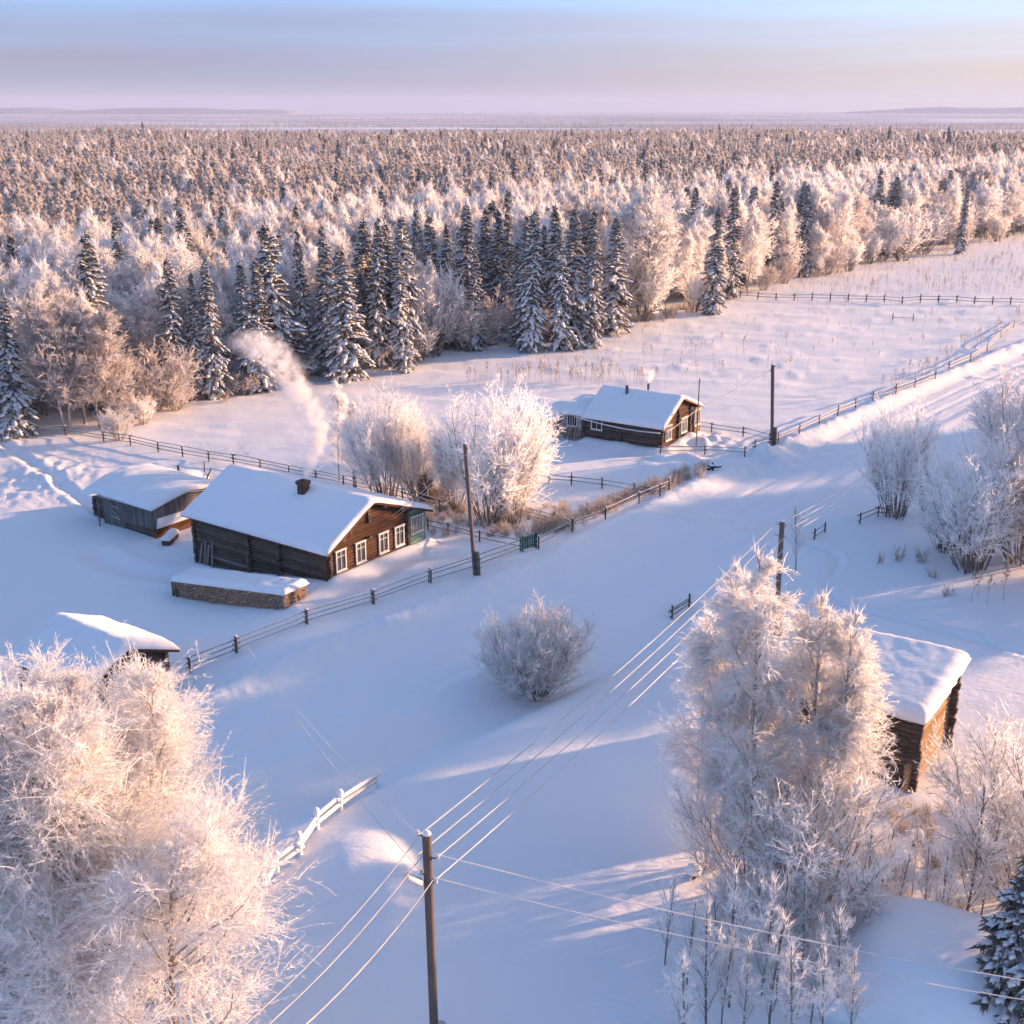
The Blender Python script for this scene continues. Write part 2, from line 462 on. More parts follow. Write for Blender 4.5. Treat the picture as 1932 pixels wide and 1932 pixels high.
def npmesh(name, V, F, mat, smooth=False):
    """mesh from numpy arrays; F is (n,3) or (n,4), or a list of such arrays"""
    Fs = F if isinstance(F, list) else [F]
    Fs = [f for f in Fs if len(f)]
    me = bpy.data.meshes.new(name)
    nv = len(V); loops = np.concatenate([f.ravel() for f in Fs]); sizes = np.concatenate([np.full(len(f), f.shape[1]) for f in Fs])
    me.vertices.add(nv); me.vertices.foreach_set('co', np.asarray(V, np.float32).ravel())
    me.loops.add(len(loops)); me.loops.foreach_set('vertex_index', loops.astype(np.int32))
    me.polygons.add(len(sizes))
    st = np.concatenate([[0], np.cumsum(sizes)[:-1]])
    me.polygons.foreach_set('loop_start', st.astype(np.int32))
    try: me.polygons.foreach_set('loop_total', sizes.astype(np.int32))
    except Exception: pass
    if smooth: me.polygons.foreach_set('use_smooth', np.ones(len(sizes), bool))
    me.update(calc_edges=True)
    if mat is not None: me.materials.append(mat)
    return me


def obj(name, me, parent=None, loc=None, rotz=None, scale=None):
    o = bpy.data.objects.new(name, me); COL.objects.link(o)
    if parent is not None: o.parent = parent
    if loc is not None: o.location = tuple(loc)
    if rotz is not None: o.rotation_euler = (0, 0, rotz)
    if scale is not None: o.scale = scale if hasattr(scale, '__len__') else (scale,) * 3
    return o


def tag(o, label, cat, group=None, kind=None):
    if label: o['label'] = label
    if cat: o['category'] = cat
    if group: o['group'] = group
    if kind: o['kind'] = kind
    return o


def thing(name, label, cat, loc=(0, 0, 0), rotz=0.0, group=None, scale=None):
    o = obj(name, None, None, loc, rotz, scale)
    return tag(o, label, cat, group)


def struct(name, me):
    o = obj(name, me); o['kind'] = 'structure'
    return o


UNIT_LOG = {}


def unit_log(mat, sides=10, rough=0.05, seed=0, bow=0.0):
    """log of length 1 along x from 0 to 1, radius 1 (scaled per piece), slightly uneven"""
    key = (mat.name, sides, seed, bow)
    if key in UNIT_LOG: return UNIT_LOG[key]
    r = np.random.default_rng(seed + 5)
    n = 3
    V = []; F = []
    for i in range(n):
        t = i / (n - 1)
        rr = 1 + rough * r.normal(size=sides) * 0.6
        for k in range(sides):
            a = 2 * math.pi * k / sides
            V.append((t, rr[k] * math.cos(a) + (bow * math.sin(math.pi * t)), rr[k] * math.sin(a) - bow * math.sin(math.pi * t)))
    for i in range(n - 1):
        for k in range(sides):
            F.append((i * sides + k, i * sides + (k + 1) % sides, (i + 1) * sides + (k + 1) % sides, (i + 1) * sides + k))
    F.append(tuple(range(sides - 1, -1, -1))); F.append(tuple((n - 1) * sides + k for k in range(sides)))
    me = bpy.data.meshes.new('log')
    me.from_pydata(V, [], F); me.materials.append(mat)
    sm = [True] * (len(F) - 2) + [False, False]
    me.polygons.foreach_set('use_smooth', sm)
    UNIT_LOG[key] = me
    return me


RND = random.Random(7)


def bar(name, a, b, r, mat, parent=None, sides=8, r2=None, seed=None, bow=0.0):
    """round timber from a to b"""
    a = Vector(a); b = Vector(b); d = b - a
    o = obj(name, unit_log(mat, sides, seed=RND.randrange(4) if seed is None else seed, bow=bow), parent)
    q = d.to_track_quat('X', 'Z')
    o.matrix_local = Matrix.Translation(a) @ q.to_matrix().to_4x4() @ Matrix.Diagonal((d.length, r, r2 if r2 else r, 1))
    return o


UNIT_BOX = {}


def unit_box(mat, bev=0.0):
    if mat.name in UNIT_BOX: return UNIT_BOX[mat.name]
    V = [(x, y, z) for x in (0, 1) for y in (-.5, .5) for z in (-.5, .5)]
    F = [(0, 1, 3, 2), (4, 6, 7, 5), (0, 4, 5, 1), (2, 3, 7, 6), (0, 2, 6, 4), (1, 5, 7, 3)]
    me = bpy.data.meshes.new('board'); me.from_pydata(V, [], F); me.materials.append(mat)
    UNIT_BOX[mat.name] = me
    return me


def plank(name, a, b, w, t, mat, parent=None, side=(0, 0, 1)):
    """board from a to b, width w measured across along `side`, thickness t"""
    a = Vector(a); b = Vector(b); x = (b - a); L = x.length; x.normalize()
    z = Vector(side); z = (z - x * z.dot(x)).normalized(); y = z.cross(x)
    o = obj(name, unit_box(mat), parent)
    o.matrix_local = Matrix(((x.x * L, y.x * t, z.x * w, a.x), (x.y * L, y.y * t, z.y * w, a.y), (x.z * L, y.z * t, z.z * w, a.z), (0, 0, 0, 1)))
    return o


def snow_sheet(P, up, thick, edge, seed, over=0.12, lump=0.25, lumpscale=1.2):
    """snow lying on a surface grid P[nu,nv,3]; rounded, uneven edges that hang over a little"""
    nu, nv, _ = P.shape
    du = np.linalg.norm(P[1:] - P[:-1], axis=2); dv = np.linalg.norm(P[:, 1:] - P[:, :-1], axis=2)
    au = np.concatenate([np.zeros((1, nv)), np.cumsum(du, 0)]); av = np.concatenate([np.zeros((nu, 1)), np.cumsum(dv, 1)], 1)
    eu = np.minimum(au, au[-1:] - au); ev = np.minimum(av, av[:, -1:] - av)
    w = 1.0
    for e in (eu, ev):
        t = np.clip(e / edge, 0, 1); w = w * np.sqrt(np.clip(1 - (1 - t) ** 2, 0, 1))
    nz = fbm(au / lumpscale + seed * 3.1, av / lumpscale, seed, 3)
    n2 = fbm(au / 0.55 + seed, av / 0.55, seed + 9, 2)
    c = P.mean((0, 1))
    du_ = P - c; du_[..., 2] = 0
    ln = np.linalg.norm(du_, axis=2, keepdims=True) + 1e-6
    border = np.exp(-np.minimum(eu, ev) / 0.18)[..., None]
    shift = du_ / ln * border * (over * (1 + 1.5 * nz + 1.2 * n2))[..., None]
    T = P + shift + np.array(up) * (0.03 + w * thick * (1 + lump * nz + 0.06 * n2))[..., None]
    # the very rim curls under
    rim = (np.minimum(eu, ev) < 1e-6)[..., None]
    T = np.where(rim, P + shift * 0.55 + np.array(up) * 0.02, T)
    B = P - np.array(up) * 0.005
    V = np.concatenate([T.reshape(-1, 3), B.reshape(-1, 3)])
    idx = np.arange(nu * nv).reshape(nu, nv)
    q = np.stack([idx[:-1, :-1], idx[1:, :-1], idx[1:, 1:], idx[:-1, 1:]], -1).reshape(-1, 4)
    n = nu * nv
    ring = np.concatenate([idx[:, 0], idx[-1, 1:], idx[-2::-1, -1], idx[0, -2:0:-1]])
    rn = np.roll(ring, -1)
    side = np.stack([ring, rn, rn + n, ring + n], -1)
    return V, [q, q[:, ::-1] + n, side[:, ::-1]]


def grid_quad(a, b, c, d, nu, nv):
    """bilinear grid: a->b along u, a->d along v"""
    u = np.linspace(0, 1, nu)[:, None, None]; v = np.linspace(0, 1, nv)[None, :, None]
    a, b, c, d = (np.array(q, float) for q in (a, b, c, d))
    return a * (1 - u) * (1 - v) + b * u * (1 - v) + c * u * v + d * (1 - u) * v


# ------------------------------------------------------------------ branching growth (vectorised)
def norm(v): return v / (np.linalg.norm(v, axis=-1, keepdims=True) + 1e-9)


def grow(p0, d0, L, m, up, wig, rng):
    """polylines of m points from p0 along d0; `up` bends toward +z (negative droops)"""
    n = len(p0)
    P = np.empty((n, m, 3)); P[:, 0] = p0
    d = norm(d0); st = (L / (m - 1))[:, None]
    for i in range(1, m):
        P[:, i] = P[:, i - 1] + d * st
        upv = up if np.isscalar(up) else up[:, None]
        d = norm(d + np.array([0, 0, 1.0]) * upv + wig * rng.normal(size=(n, 3)))
    return P


def at(P, t):
    n, m, _ = P.shape
    f = np.clip(t, 0, 0.9999) * (m - 1); i = f.astype(int); fr = (f - i)[:, None]
    k = np.arange(n)
    a = P[k, i]; b = P[k, i + 1]
    return a + (b - a) * fr, norm(b - a)


def spawn(P, L, k, tr, ang, asd, lf, m, up, wig, rng, lsd=0.2, flat=0.0):
    n = len(P)
    idx = np.repeat(np.arange(n), k)
    t = tr[0] + (tr[1] - tr[0]) * ((np.tile(np.arange(k), n) + rng.random(n * k)) / k)
    q, tg = at(P[idx], t)
    rv = rng.normal(size=(n * k, 3)); rv[:, 2] *= (1 - flat)
    pr = norm(rv - (rv * tg).sum(1, keepdims=True) * tg)
    a = np.radians((ang(t) if callable(ang) else ang) + asd * rng.normal(size=n * k))[:, None]
    d = tg * np.cos(a) + pr * np.sin(a)
    Lc = (lf(t, L[idx]) if callable(lf) else lf * L[idx]) * np.clip(1 + lsd * rng.normal(size=n * k), 0.4, 1.8)
    return grow(q, d, Lc, m, up, wig, rng), Lc


def tubes(P, r0, r1, sides):
    """tapered tubes along polylines -> verts, quads"""
    n, m, _ = P.shape
    tg = np.empty_like(P); tg[:, 1:-1] = P[:, 2:] - P[:, :-2]; tg[:, 0] = P[:, 1] - P[:, 0]; tg[:, -1] = P[:, -1] - P[:, -2]
    tg = norm(tg)
    ref = np.where(np.abs(tg[..., 2:3]) > 0.9, np.array([1.0, 0, 0]), np.array([0, 0, 1.0]))
    a = norm(np.cross(tg, ref)); b = np.cross(tg, a)
    t = np.linspace(0, 1, m)[None, :]
    r0 = np.broadcast_to(np.asarray(r0, float), (n,))[:, None]; r1 = np.broadcast_to(np.asarray(r1, float), (n,))[:, None]
    r = r0 + (r1 - r0) * t
    an = 2 * np.pi * np.arange(sides) / sides
    V = P[:, :, None, :] + r[:, :, None, None] * (a[:, :, None, :] * np.cos(an)[None, None, :, None] + b[:, :, None, :] * np.sin(an)[None, None, :, None])
    idx = np.arange(n * m * sides).reshape(n, m, sides)
    nx = np.roll(idx, -1, 2)
    F = np.stack([idx[:, :-1], nx[:, :-1], nx[:, 1:], idx[:, 1:]], -1).reshape(-1, 4)
    return V.reshape(-1, 3), F


def spikes(p, d, L, r, rng):
    """slender pointed blades from p along d"""
    n = len(p)
    d = norm(d)
    rv = rng.normal(size=(n, 3)); a = norm(np.cross(d, rv))
    V = np.empty((n, 3, 3)); rr = np.broadcast_to(np.asarray(r, float), (n,))[:, None] * 1.25
    V[:, 0] = p - rr * a; V[:, 1] = p + rr * a
    V[:, 2] = p + d * np.asarray(L).reshape(-1, 1)
    return V.reshape(-1, 3), np.arange(n * 3).reshape(n, 3)


def ribbons(P, r0, r1, rng):
    """tapered flat twigs along polylines, each turned its own way"""
    n, m, _ = P.shape
    tg = norm(P[:, -1] - P[:, 0])
    a = norm(np.cross(tg, rng.normal(size=(n, 3))))[:, None, :]
    t = np.linspace(0, 1, m)[None, :, None]
    r0 = np.broadcast_to(np.asarray(r0, float), (n,))[:, None, None]; r1 = np.broadcast_to(np.asarray(r1, float), (n,))[:, None, None]
    r = (r0 + (r1 - r0) * t) * 1.2
    V = np.stack([P - a * r, P + a * r], 2).reshape(-1, 3)
    i = np.arange(n * m).reshape(n, m) * 2
    F = np.stack([i[:, :-1], i[:, :-1] + 1, i[:, 1:] + 1, i[:, 1:]], -1).reshape(-1, 4)
    return V, F


def spawn_spikes(P, k, tr, ang, asd, L, r, rng, grav=0.0, tip=True):
    n = len(P)
    idx = np.repeat(np.arange(n), k)
    t = tr[0] + (tr[1] - tr[0]) * rng.random(n * k)
    q, tg = at(P[idx], t)
    rv = rng.normal(size=(n * k, 3)); pr = norm(rv - (rv * tg).sum(1, keepdims=True) * tg)
    a = np.radians(ang + asd * rng.normal(size=n * k))[:, None]
    d = tg * np.cos(a) + pr * np.sin(a); d[:, 2] += grav
    Ls = L * (0.6 + 0.8 * rng.random(n * k)); rs = r * (0.75 + 0.5 * rng.random(n * k))
    return spikes(q, d, Ls, rs, rng)


def merge(parts):
    """[(V,F)...] -> V, [F3, F4]"""
    off = 0; Vs = []; F3 = []; F4 = []
    for V, F in parts:
        for f in (F if isinstance(F, list) else [F]):
            (F3 if f.shape[1] == 3 else F4).append(f + off)
        Vs.append(V); off += len(V)
    return np.concatenate(Vs), [np.concatenate(x) for x in (F3, F4) if x]
# ------------------------------------------------------------------ tree prototypes
def birch_proto(seed, Ht, limbs, n2, n3, ntw, rt, lt, spread=0.28, droop=-0.06, frost='frost', stems=1, lean=0.1, bare=0.12, barkmat='birch_bark', trunk_r=0.14, l3=0.09, prof=None, a1=42, clear=0.18):
    rng = np.random.default_rng(seed)
    p0 = np.zeros((stems, 3)); d0 = np.zeros((stems, 3)); d0[:, 2] = 1
    if stems > 1:
        az = np.linspace(0, 2 * np.pi, stems, endpoint=False) + rng.random(stems)
        p0[:, 0] = 0.25 * np.cos(az); p0[:, 1] = 0.25 * np.sin(az)
        d0[:, 0] = lean * np.cos(az); d0[:, 1] = lean * np.sin(az)
    else:
        d0[:, 0] = 0.02
    p0[:, 2] = -0.5
    L0 = Ht * (1 - 0.18 * rng.random(stems)); L0[0] = Ht
    T = grow(p0, d0, L0 + 0.5, 9, 0.05, 0.035, rng)
    if prof is None: prof = lambda t: np.clip(0.22 + 0.95 * np.sin(np.pi * np.clip(t, 0, 1) ** 0.8), 0.10, 1.15)
    l1 = lambda t, L: spread * Ht * prof(t) * (1.0 - 0.55 * t ** 3)
    A, LA = spawn(T, L0, limbs, (clear, 0.99), lambda t: a1 * (1.15 - 0.6 * t ** 2), 8, l1, 7, 0.10, 0.06, rng)
    B, LB = spawn(A, LA, n2, (0.15, 0.98), 38, 10, lambda t, L: (0.20 + 0.33 * (1 - t)) * L + 0.25 * np.clip(L / 1.6, 0.1, 1), 5, droop, 0.09, rng)
    kp = rng.random(len(B)) < np.clip((np.repeat(LA, n2) - 0.35) / 1.5, 0.03, 1)      # short leader shoots stay bare
    B, LB = B[kp], LB[kp]
    Cc, LC = spawn(B, LB, n3, (0.10, 1.0), 36, 11, lambda t, L: 0.22 * L + l3 * Ht * 0.42 * np.clip(L / 0.9, 0.2, 1), 4, droop * 1.5, 0.06, rng)
    tr = [tubes(T, trunk_r, 0.025, 8), tubes(A, trunk_r * 0.32, 0.014, 4)]
    cr = [tubes(B, rt * 1.1, rt * 0.6, 3), ribbons(Cc, rt * 1.0, rt * 0.5, rng),
          spawn_spikes(Cc, ntw, (0.05, 1.0), 38, 13, lt, rt, rng, droop * .6),
          spawn_spikes(B, ntw, (0.2, 1.0), 42, 14, lt, rt, rng, droop * .6),
          spawn_spikes(A[LA > 0.5], ntw * 2, (0.45, 1.0), 45, 18, lt * 1.2, rt, rng, 0.1), spawn_spikes(A[LA <= 0.5], 5, (0.1, 1.0), 35, 12, lt, rt, rng, 0.15),
          spawn_spikes(A, 5, (0.7, 1.0), 18, 8, lt * 2.6, rt * 1.1, rng, 0.25),
          spawn_spikes(T, 26, (0.85, 1.0), 24, 8, lt * 2.2, rt * 1.2, rng, 0.2)]
    V, F = merge(tr); W, Q = merge(cr)
    return {'trunk': npmesh('birch_trunk', V, F, M[barkmat], True), 'crown': npmesh('birch_crown', W, Q, M[frost])}


def shrub_proto(seed, Ht, stems, n2, n3, ntw, rt, lt, spread=40, frost='frost', sr=0.035, up=0.10, base=0.35):
    rng = np.random.default_rng(seed)
    az = rng.random(stems) * 2 * np.pi
    ti = np.radians(spread * np.sqrt(rng.random(stems)))
    p0 = np.stack([base * np.cos(az) * rng.random(stems), base * np.sin(az) * rng.random(stems), np.full(stems, -0.3)], 1)
    d0 = np.stack([np.sin(ti) * np.cos(az), np.sin(ti) * np.sin(az), np.cos(ti)], 1)
    L0 = (Ht + 0.3) * (1.02 - 0.22 * rng.random(stems)) * (1 - 0.12 * ti / math.radians(max(spread, 1)))
    T = grow(p0, d0, L0, 7, up, 0.06, rng)
    B, LB = spawn(T, L0, n2, (0.22, 0.97), 30, 10, lambda t, L: (0.16 + 0.30 * (1 - t)) * L, 5, 0.08, 0.10, rng)
    Cc, LC = spawn(B, LB, n3, (0.1, 1.0), 36, 12, lambda t, L: 0.3 * L + 0.06 * Ht, 4, 0.03, 0.07, rng)
    V, F = merge([tubes(T, sr, 0.012, 5), tubes(B, sr * 0.42, 0.01, 3)])
    W, Q = merge([ribbons(Cc, rt, rt * 0.55, rng), spawn_spikes(Cc, ntw, (0.05, 1), 42, 16, lt, rt, rng), spawn_spikes(B, ntw * 2, (0.2, 1), 42, 16, lt, rt, rng), spawn_spikes(T, ntw * 3, (0.6, 1), 40, 16, lt, rt, rng)])
    return {'stem': npmesh('shrub_stem', V, F, M['bark'], True), 'crown': npmesh('shrub_crown', W, Q, M[frost])}


def spruce_proto(seed, Ht, nb, rad, full=1.0, sn=1.0, lump=1.0):
    rng = np.random.default_rng(seed)
    T = grow(np.array([[0, 0, -0.4]]), np.array([[0.01, 0, 1.0]]), np.array([Ht + 0.4]), 8, 0, 0.006, rng)
    t = (np.arange(nb) + rng.random(nb)) / nb
    t = 0.05 + 0.93 * t ** 0.92
    q, tg = at(np.repeat(T, nb, 0), t)
    az = rng.random(nb) * 2 * np.pi
    el = np.radians(-16 + 52 * t ** 2.2 + 13 * rng.normal(size=nb))
    d = np.stack([np.cos(az) * np.cos(el), np.sin(az) * np.cos(el), np.sin(el)], 1)
    hump = 0.72 + 0.55 * (vnoise(az * 1.1 + 5, t * 11, seed) + 0.5)
    L = (rad * (1 - t) ** 0.78 * hump + 0.22) * (0.82 + 0.36 * rng.random(nb))
    P = grow(q, d, L, 6, -0.15, 0.06, rng)
    P[:, -1, 2] += 0.06 * L; P[:, -2, 2] += 0.01 * L
    k = 20
    idx = np.repeat(np.arange(nb), k); tt = rng.random(nb * k) ** 0.8 * 0.95 + 0.05
    p, tgt = at(P[idx], tt)
    sd = np.cross(tgt, np.array([0, 0, 1.0])); sd = norm(sd) * np.where(rng.random(nb * k) < .5, 1, -1)[:, None]
    dd = norm(tgt * 0.75 + sd * (0.75 + 0.3 * rng.random((nb * k, 1))) + np.array([0, 0, -0.32]) + 0.2 * rng.normal(size=(nb * k, 3)))
    ll = np.clip(0.30 * L[idx] * (1.15 - tt * 0.6), 0.16, 0.95) * (0.7 + 0.6 * rng.random(nb * k))
    g1 = spikes(p, dd, ll, np.clip(0.16 * ll + 0.03, 0.04, 0.13), rng)
    # hanging twigs below
    kk = 7
    i2 = np.repeat(np.arange(nb), kk); p2, t2 = at(P[i2], rng.random(nb * kk) * 0.9 + 0.1)
    d2 = norm(t2 * 0.45 + np.array([0, 0, -0.9]) + 0.3 * rng.normal(size=(nb * kk, 3)))
    g2 = spikes(p2, d2, 0.28 + 0.4 * rng.random(nb * kk), 0.06, rng)
    g3 = tubes(P, np.clip(0.05 * L, 0.03, 0.09), 0.04, 3)
    gt = spikes(np.repeat(T[:, -1], 3, 0) + np.array([[0, 0, -.3]]), np.array([[0, 0, 1.0]] * 3), np.array([0.9] * 3), 0.07, rng)
    # snow pads on the boughs
    S = P.copy(); wob = rng.normal(size=(nb, 6)) * 0.03
    S[..., 2] += 0.05 + 0.018 * L[:, None] + wob
    S = S[:, 1:]
    keep = rng.random(nb) < 0.93 * sn
    nk = 12
    ib = np.repeat(np.where(keep)[0], nk); tb = rng.random(len(ib)) * 0.85 + 0.15
    pb, gb_ = at(P[ib], tb)
    sb = norm(np.cross(gb_, np.array([0, 0, 1.0]))); nb_ = np.cross(sb, gb_)
    pb = pb + sb * (rng.normal(size=(len(ib), 1)) * 0.10 * L[ib][:, None] * (1.1 - tb[:, None])) + np.array([0, 0, 0.07])
    ra = lump * np.clip(0.13 * L[ib] + 0.08, 0.09, 0.42) * rng.uniform(0.6, 1.35, len(ib)); rb_ = ra * rng.uniform(0.45, 0.8, len(ib)); rc = ra * rng.uniform(0.28, 0.45, len(ib))
    OV = np.stack([pb + gb_ * ra[:, None], pb + sb * rb_[:, None], pb - gb_ * ra[:, None], pb - sb * rb_[:, None], pb + nb_ * rc[:, None], pb - nb_ * rc[:, None] * 0.6], 1).reshape(-1, 3)
    oi_ = np.arange(len(ib))[:, None] * 6
    s1 = (OV, np.concatenate([oi_ + np.array([f]) for f in ([0, 1, 4], [1, 2, 4], [2, 3, 4], [3, 0, 4], [1, 0, 5], [2, 1, 5], [3, 2, 5], [0, 3, 5])]))
    ks = 6
    i3 = np.repeat(np.arange(nb), ks); t3 = rng.random(nb * ks) * 0.8 + 0.2
    p3, g_ = at(P[i3], t3)
    s_ = norm(np.cross(g_, np.array([0, 0, 1.0]))) * np.where(rng.random(nb * ks) < .5, 1, -1)[:, None]
    d3 = norm(g_ * 0.8 + s_ * 0.8 + np.array([0, 0, -0.22]) + 0.15 * rng.normal(size=(nb * ks, 3)))
    l3 = np.clip(0.27 * L[i3] * (1.15 - t3 * 0.6), 0.16, 0.8) * (0.6 + 0.6 * rng.random(nb * ks))
    m3 = rng.random(nb * ks) < sn
    s2 = spikes((p3 + np.array([0, 0, 0.085]))[m3], d3[m3], l3[m3], np.clip(0.2 * l3 + 0.03, 0.05, 0.15)[m3], rng)
    V, F = merge([tubes(T, 0.018 * Ht, 0.02, 7)])
    W, Q = merge([g1, g2, g3, gt]); X, R_ = merge([s1, s2])
    return {'trunk': npmesh('spruce_trunk', V, F, M['bark'], True), 'crown': npmesh('spruce_crown', W, Q, M['needle']), 'snow_load': npmesh('spruce_snow', X, R_, M['snow_bough'])}


def pine_proto(seed, Ht, nl, ns):
    rng = np.random.default_rng(seed)
    T = grow(np.array([[0, 0, -0.4]]), np.array([[0.02, 0.01, 1.0]]), np.array([Ht + 0.4]), 6, 0.0, 0.03, rng)
    A, LA = spawn(T, np.array([Ht]), nl, (0.30, 0.985), 58, 12, lambda t, L: 0.155 * L * np.clip(1.08 - t, 0.06, 1) ** 0.75, 4, 0.2, 0.1, rng, 0.25)
    V, F = merge([tubes(T, 0.15, 0.04, 5), tubes(A, 0.05, 0.02, 3)])
    c = [spawn_spikes(A, ns, (0.2, 1.0), 55, 25, 0.5, 0.09, rng, 0.35), spawn_spikes(T, 40, (0.7, 1.0), 40, 12, 0.6, 0.1, rng, 0.3)]
    W, Q = merge(c); nw = len(Q[0])
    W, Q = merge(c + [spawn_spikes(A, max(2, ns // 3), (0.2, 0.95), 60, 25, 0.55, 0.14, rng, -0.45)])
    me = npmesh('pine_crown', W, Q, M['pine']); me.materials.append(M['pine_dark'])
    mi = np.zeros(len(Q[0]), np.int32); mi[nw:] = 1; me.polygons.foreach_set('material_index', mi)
    return {'trunk': npmesh('pine_trunk', V, F, M['bark'], True), 'crown': me}


def weed_proto(seed, Ht, heads):
    rng = np.random.default_rng(seed)
    T = grow(np.array([[0, 0, -0.15]]), np.array([[0.05, 0.02, 1.0]]), np.array([Ht + .15]), 5, 0.03, 0.03, rng)
    parts = [tubes(T, 0.022, 0.014, 3)]
    B, LB = spawn(T, np.array([Ht]), heads, (0.45, 0.95), 32, 8, lambda t, L: 0.28 * L * (1.15 - t) + 0.05, 3, 0.2, 0.05, rng)
    parts.append(tubes(B, 0.014, 0.012, 3))
    tips = np.concatenate([T[:, -1], B[:, -1]])
    k = 13
    i = np.repeat(np.arange(len(tips)), k)
    d = rng.normal(size=(len(i), 3)); d[:, 2] = np.abs(d[:, 2]) * 0.9 + 0.15
    parts.append(spikes(tips[i], d, 0.07 * Ht * (0.7 + 0.6 * rng.random(len(i))), 0.022, rng))
    V, F = merge(parts)
    return {'stem': npmesh('weed', V, F, M['weed'])}


def tuft_proto(seed, Ht, n):
    rng = np.random.default_rng(seed)
    p = np.zeros((n, 3)); p[:, :2] = rng.normal(size=(n, 2)) * 0.18 * Ht; p[:, 2] = -0.05
    d = rng.normal(size=(n, 3)) * 0.35; d[:, 2] = 1
    P = grow(p, d, Ht * (0.6 + 0.5 * rng.random(n)), 4, -0.08, 0.1, rng)
    V, F = merge([tubes(P, 0.014, 0.01, 3), spawn_spikes(P, 5, (0.3, 1), 40, 12, 0.12 * Ht + .03, 0.013, rng)])
    return {'stem': npmesh('tuft', V, F, M['weed'])}


M['snow_bough'] = mat_frost('bough_snow', (0.78, 0.79, 0.83), (0.88, 0.88, 0.90), 0.12)

PR_ = {}
CONE = lambda t: np.clip(1.30 * (1 - t) ** 0.62, 0.03, 1.0) * (1 / (1.0 - 0.55 * t ** 3)) * np.clip(0.55 + 1.6 * t, 0, 1)
PR_['birch_hero'] = [birch_proto(101, 16.5, 38, 14, 11, 8, 0.0125, 0.20, spread=0.30, droop=-0.06, stems=3, lean=0.20, trunk_r=0.17, l3=0.075, clear=0.12)]
PR_['birch_near'] = [birch_proto(111, 14.5, 46, 12, 10, 8, 0.012, 0.22, spread=0.19, droop=-0.13, trunk_r=0.12, l3=0.07, clear=0.14, prof=CONE),
                     birch_proto(112, 12.5, 42, 12, 10, 8, 0.012, 0.22, spread=0.20, droop=-0.10, trunk_r=0.11, l3=0.07, clear=0.16, prof=CONE)]
PR_['shrub_near'] = [shrub_proto(121, 7.5, 26, 10, 7, 6, 0.014, 0.24, spread=44, sr=0.045, base=0.6)]
PR_['shrub_round'] = [shrub_proto(131, 5.2, 60, 9, 7, 7, 0.012, 0.2, spread=52, up=0.13, frost='frost_far', base=0.5)]
PR_['shrub_mid'] = [shrub_proto(141, 8.5, 34, 10, 9, 7, 0.017, 0.30, spread=34, sr=0.06, base=1.2), shrub_proto(142, 8.0, 32, 10, 9, 7, 0.017, 0.30, spread=40, sr=0.06, base=1.0)]
PR_['sapling'] = [birch_proto(151, 5.0, 20, 6, 4, 4, 0.014, 0.22, spread=0.24, droop=0.04, trunk_r=0.05, barkmat='bark', l3=0.06, a1=30, clear=0.22),
                  birch_proto(152, 6.0, 16, 6, 4, 4, 0.014, 0.22, spread=0.20, droop=0.08, trunk_r=0.05, barkmat='bark', l3=0.06, a1=26, clear=0.3)]
PR_['birch'] = [birch_proto(201 + k, 15.0, 34, 8, 4, 4, 0.04, 0.5, spread=s, droop=dr, trunk_r=0.14, frost=fm, l3=0.06, stems=st, lean=0.1) for k, (s, dr, fm, st) in enumerate([(0.24, -0.08, 'frost_far', 1), (0.27, -0.03, 'frost_far', 2), (0.20, -0.10, 'frost_far', 1), (0.25, 0.02, 'frost_thin', 2)])]
PR_['shrub'] = [shrub_proto(221 + k, 6.0, 22, 7, 4, 4, 0.035, 0.42, spread=s, frost=fm, sr=0.05, base=0.5) for k, (s, fm) in enumerate([(46, 'frost_thin'), (36, 'frost_far')])]
PR_['spruce'] = [spruce_proto(301, 16, 240, 3.1), spruce_proto(302, 17, 250, 2.6), spruce_proto(303, 15, 220, 3.4), spruce_proto(304, 18, 260, 2.3, sn=0.85)]
PR_['spruce_near'] = [spruce_proto(311, 7.5, 520, 2.2, lump=0.62)]
PR_['pine'] = [pine_proto(401, 14, 30, 34), pine_proto(402, 13, 28, 36), pine_proto(403, 15, 32, 32)]
PR_['weed'] = [weed_proto(501, 1.6, 5), weed_proto(502, 1.9, 7), weed_proto(503, 1.3, 4)]
PR_['tuft'] = [tuft_proto(511, 0.7, 16), tuft_proto(512, 1.0, 22)]


def plant(kind, k, name, label, cat, loc, rz, s, group=None, sz=None):
    pr = PR_[kind][k % len(PR_[kind])]
    if len(pr) == 1:
        o = obj(name, list(pr.values())[0], None, loc, rz, (s, s, sz or s))
        return tag(o, label, cat, group)
    o = thing(name, label, cat, loc, rz, group, (s, s, sz or s))
    if kind == 'spruce': o.rotation_euler = (RND.uniform(-.035, .035), RND.uniform(-.035, .035), rz); w_ = RND.uniform(.82, 1.18); o.scale = (s * w_, s * w_ * RND.uniform(.92, 1.08), sz or s)
    for pn, me in pr.items(): obj(pn, me, o)
    return o
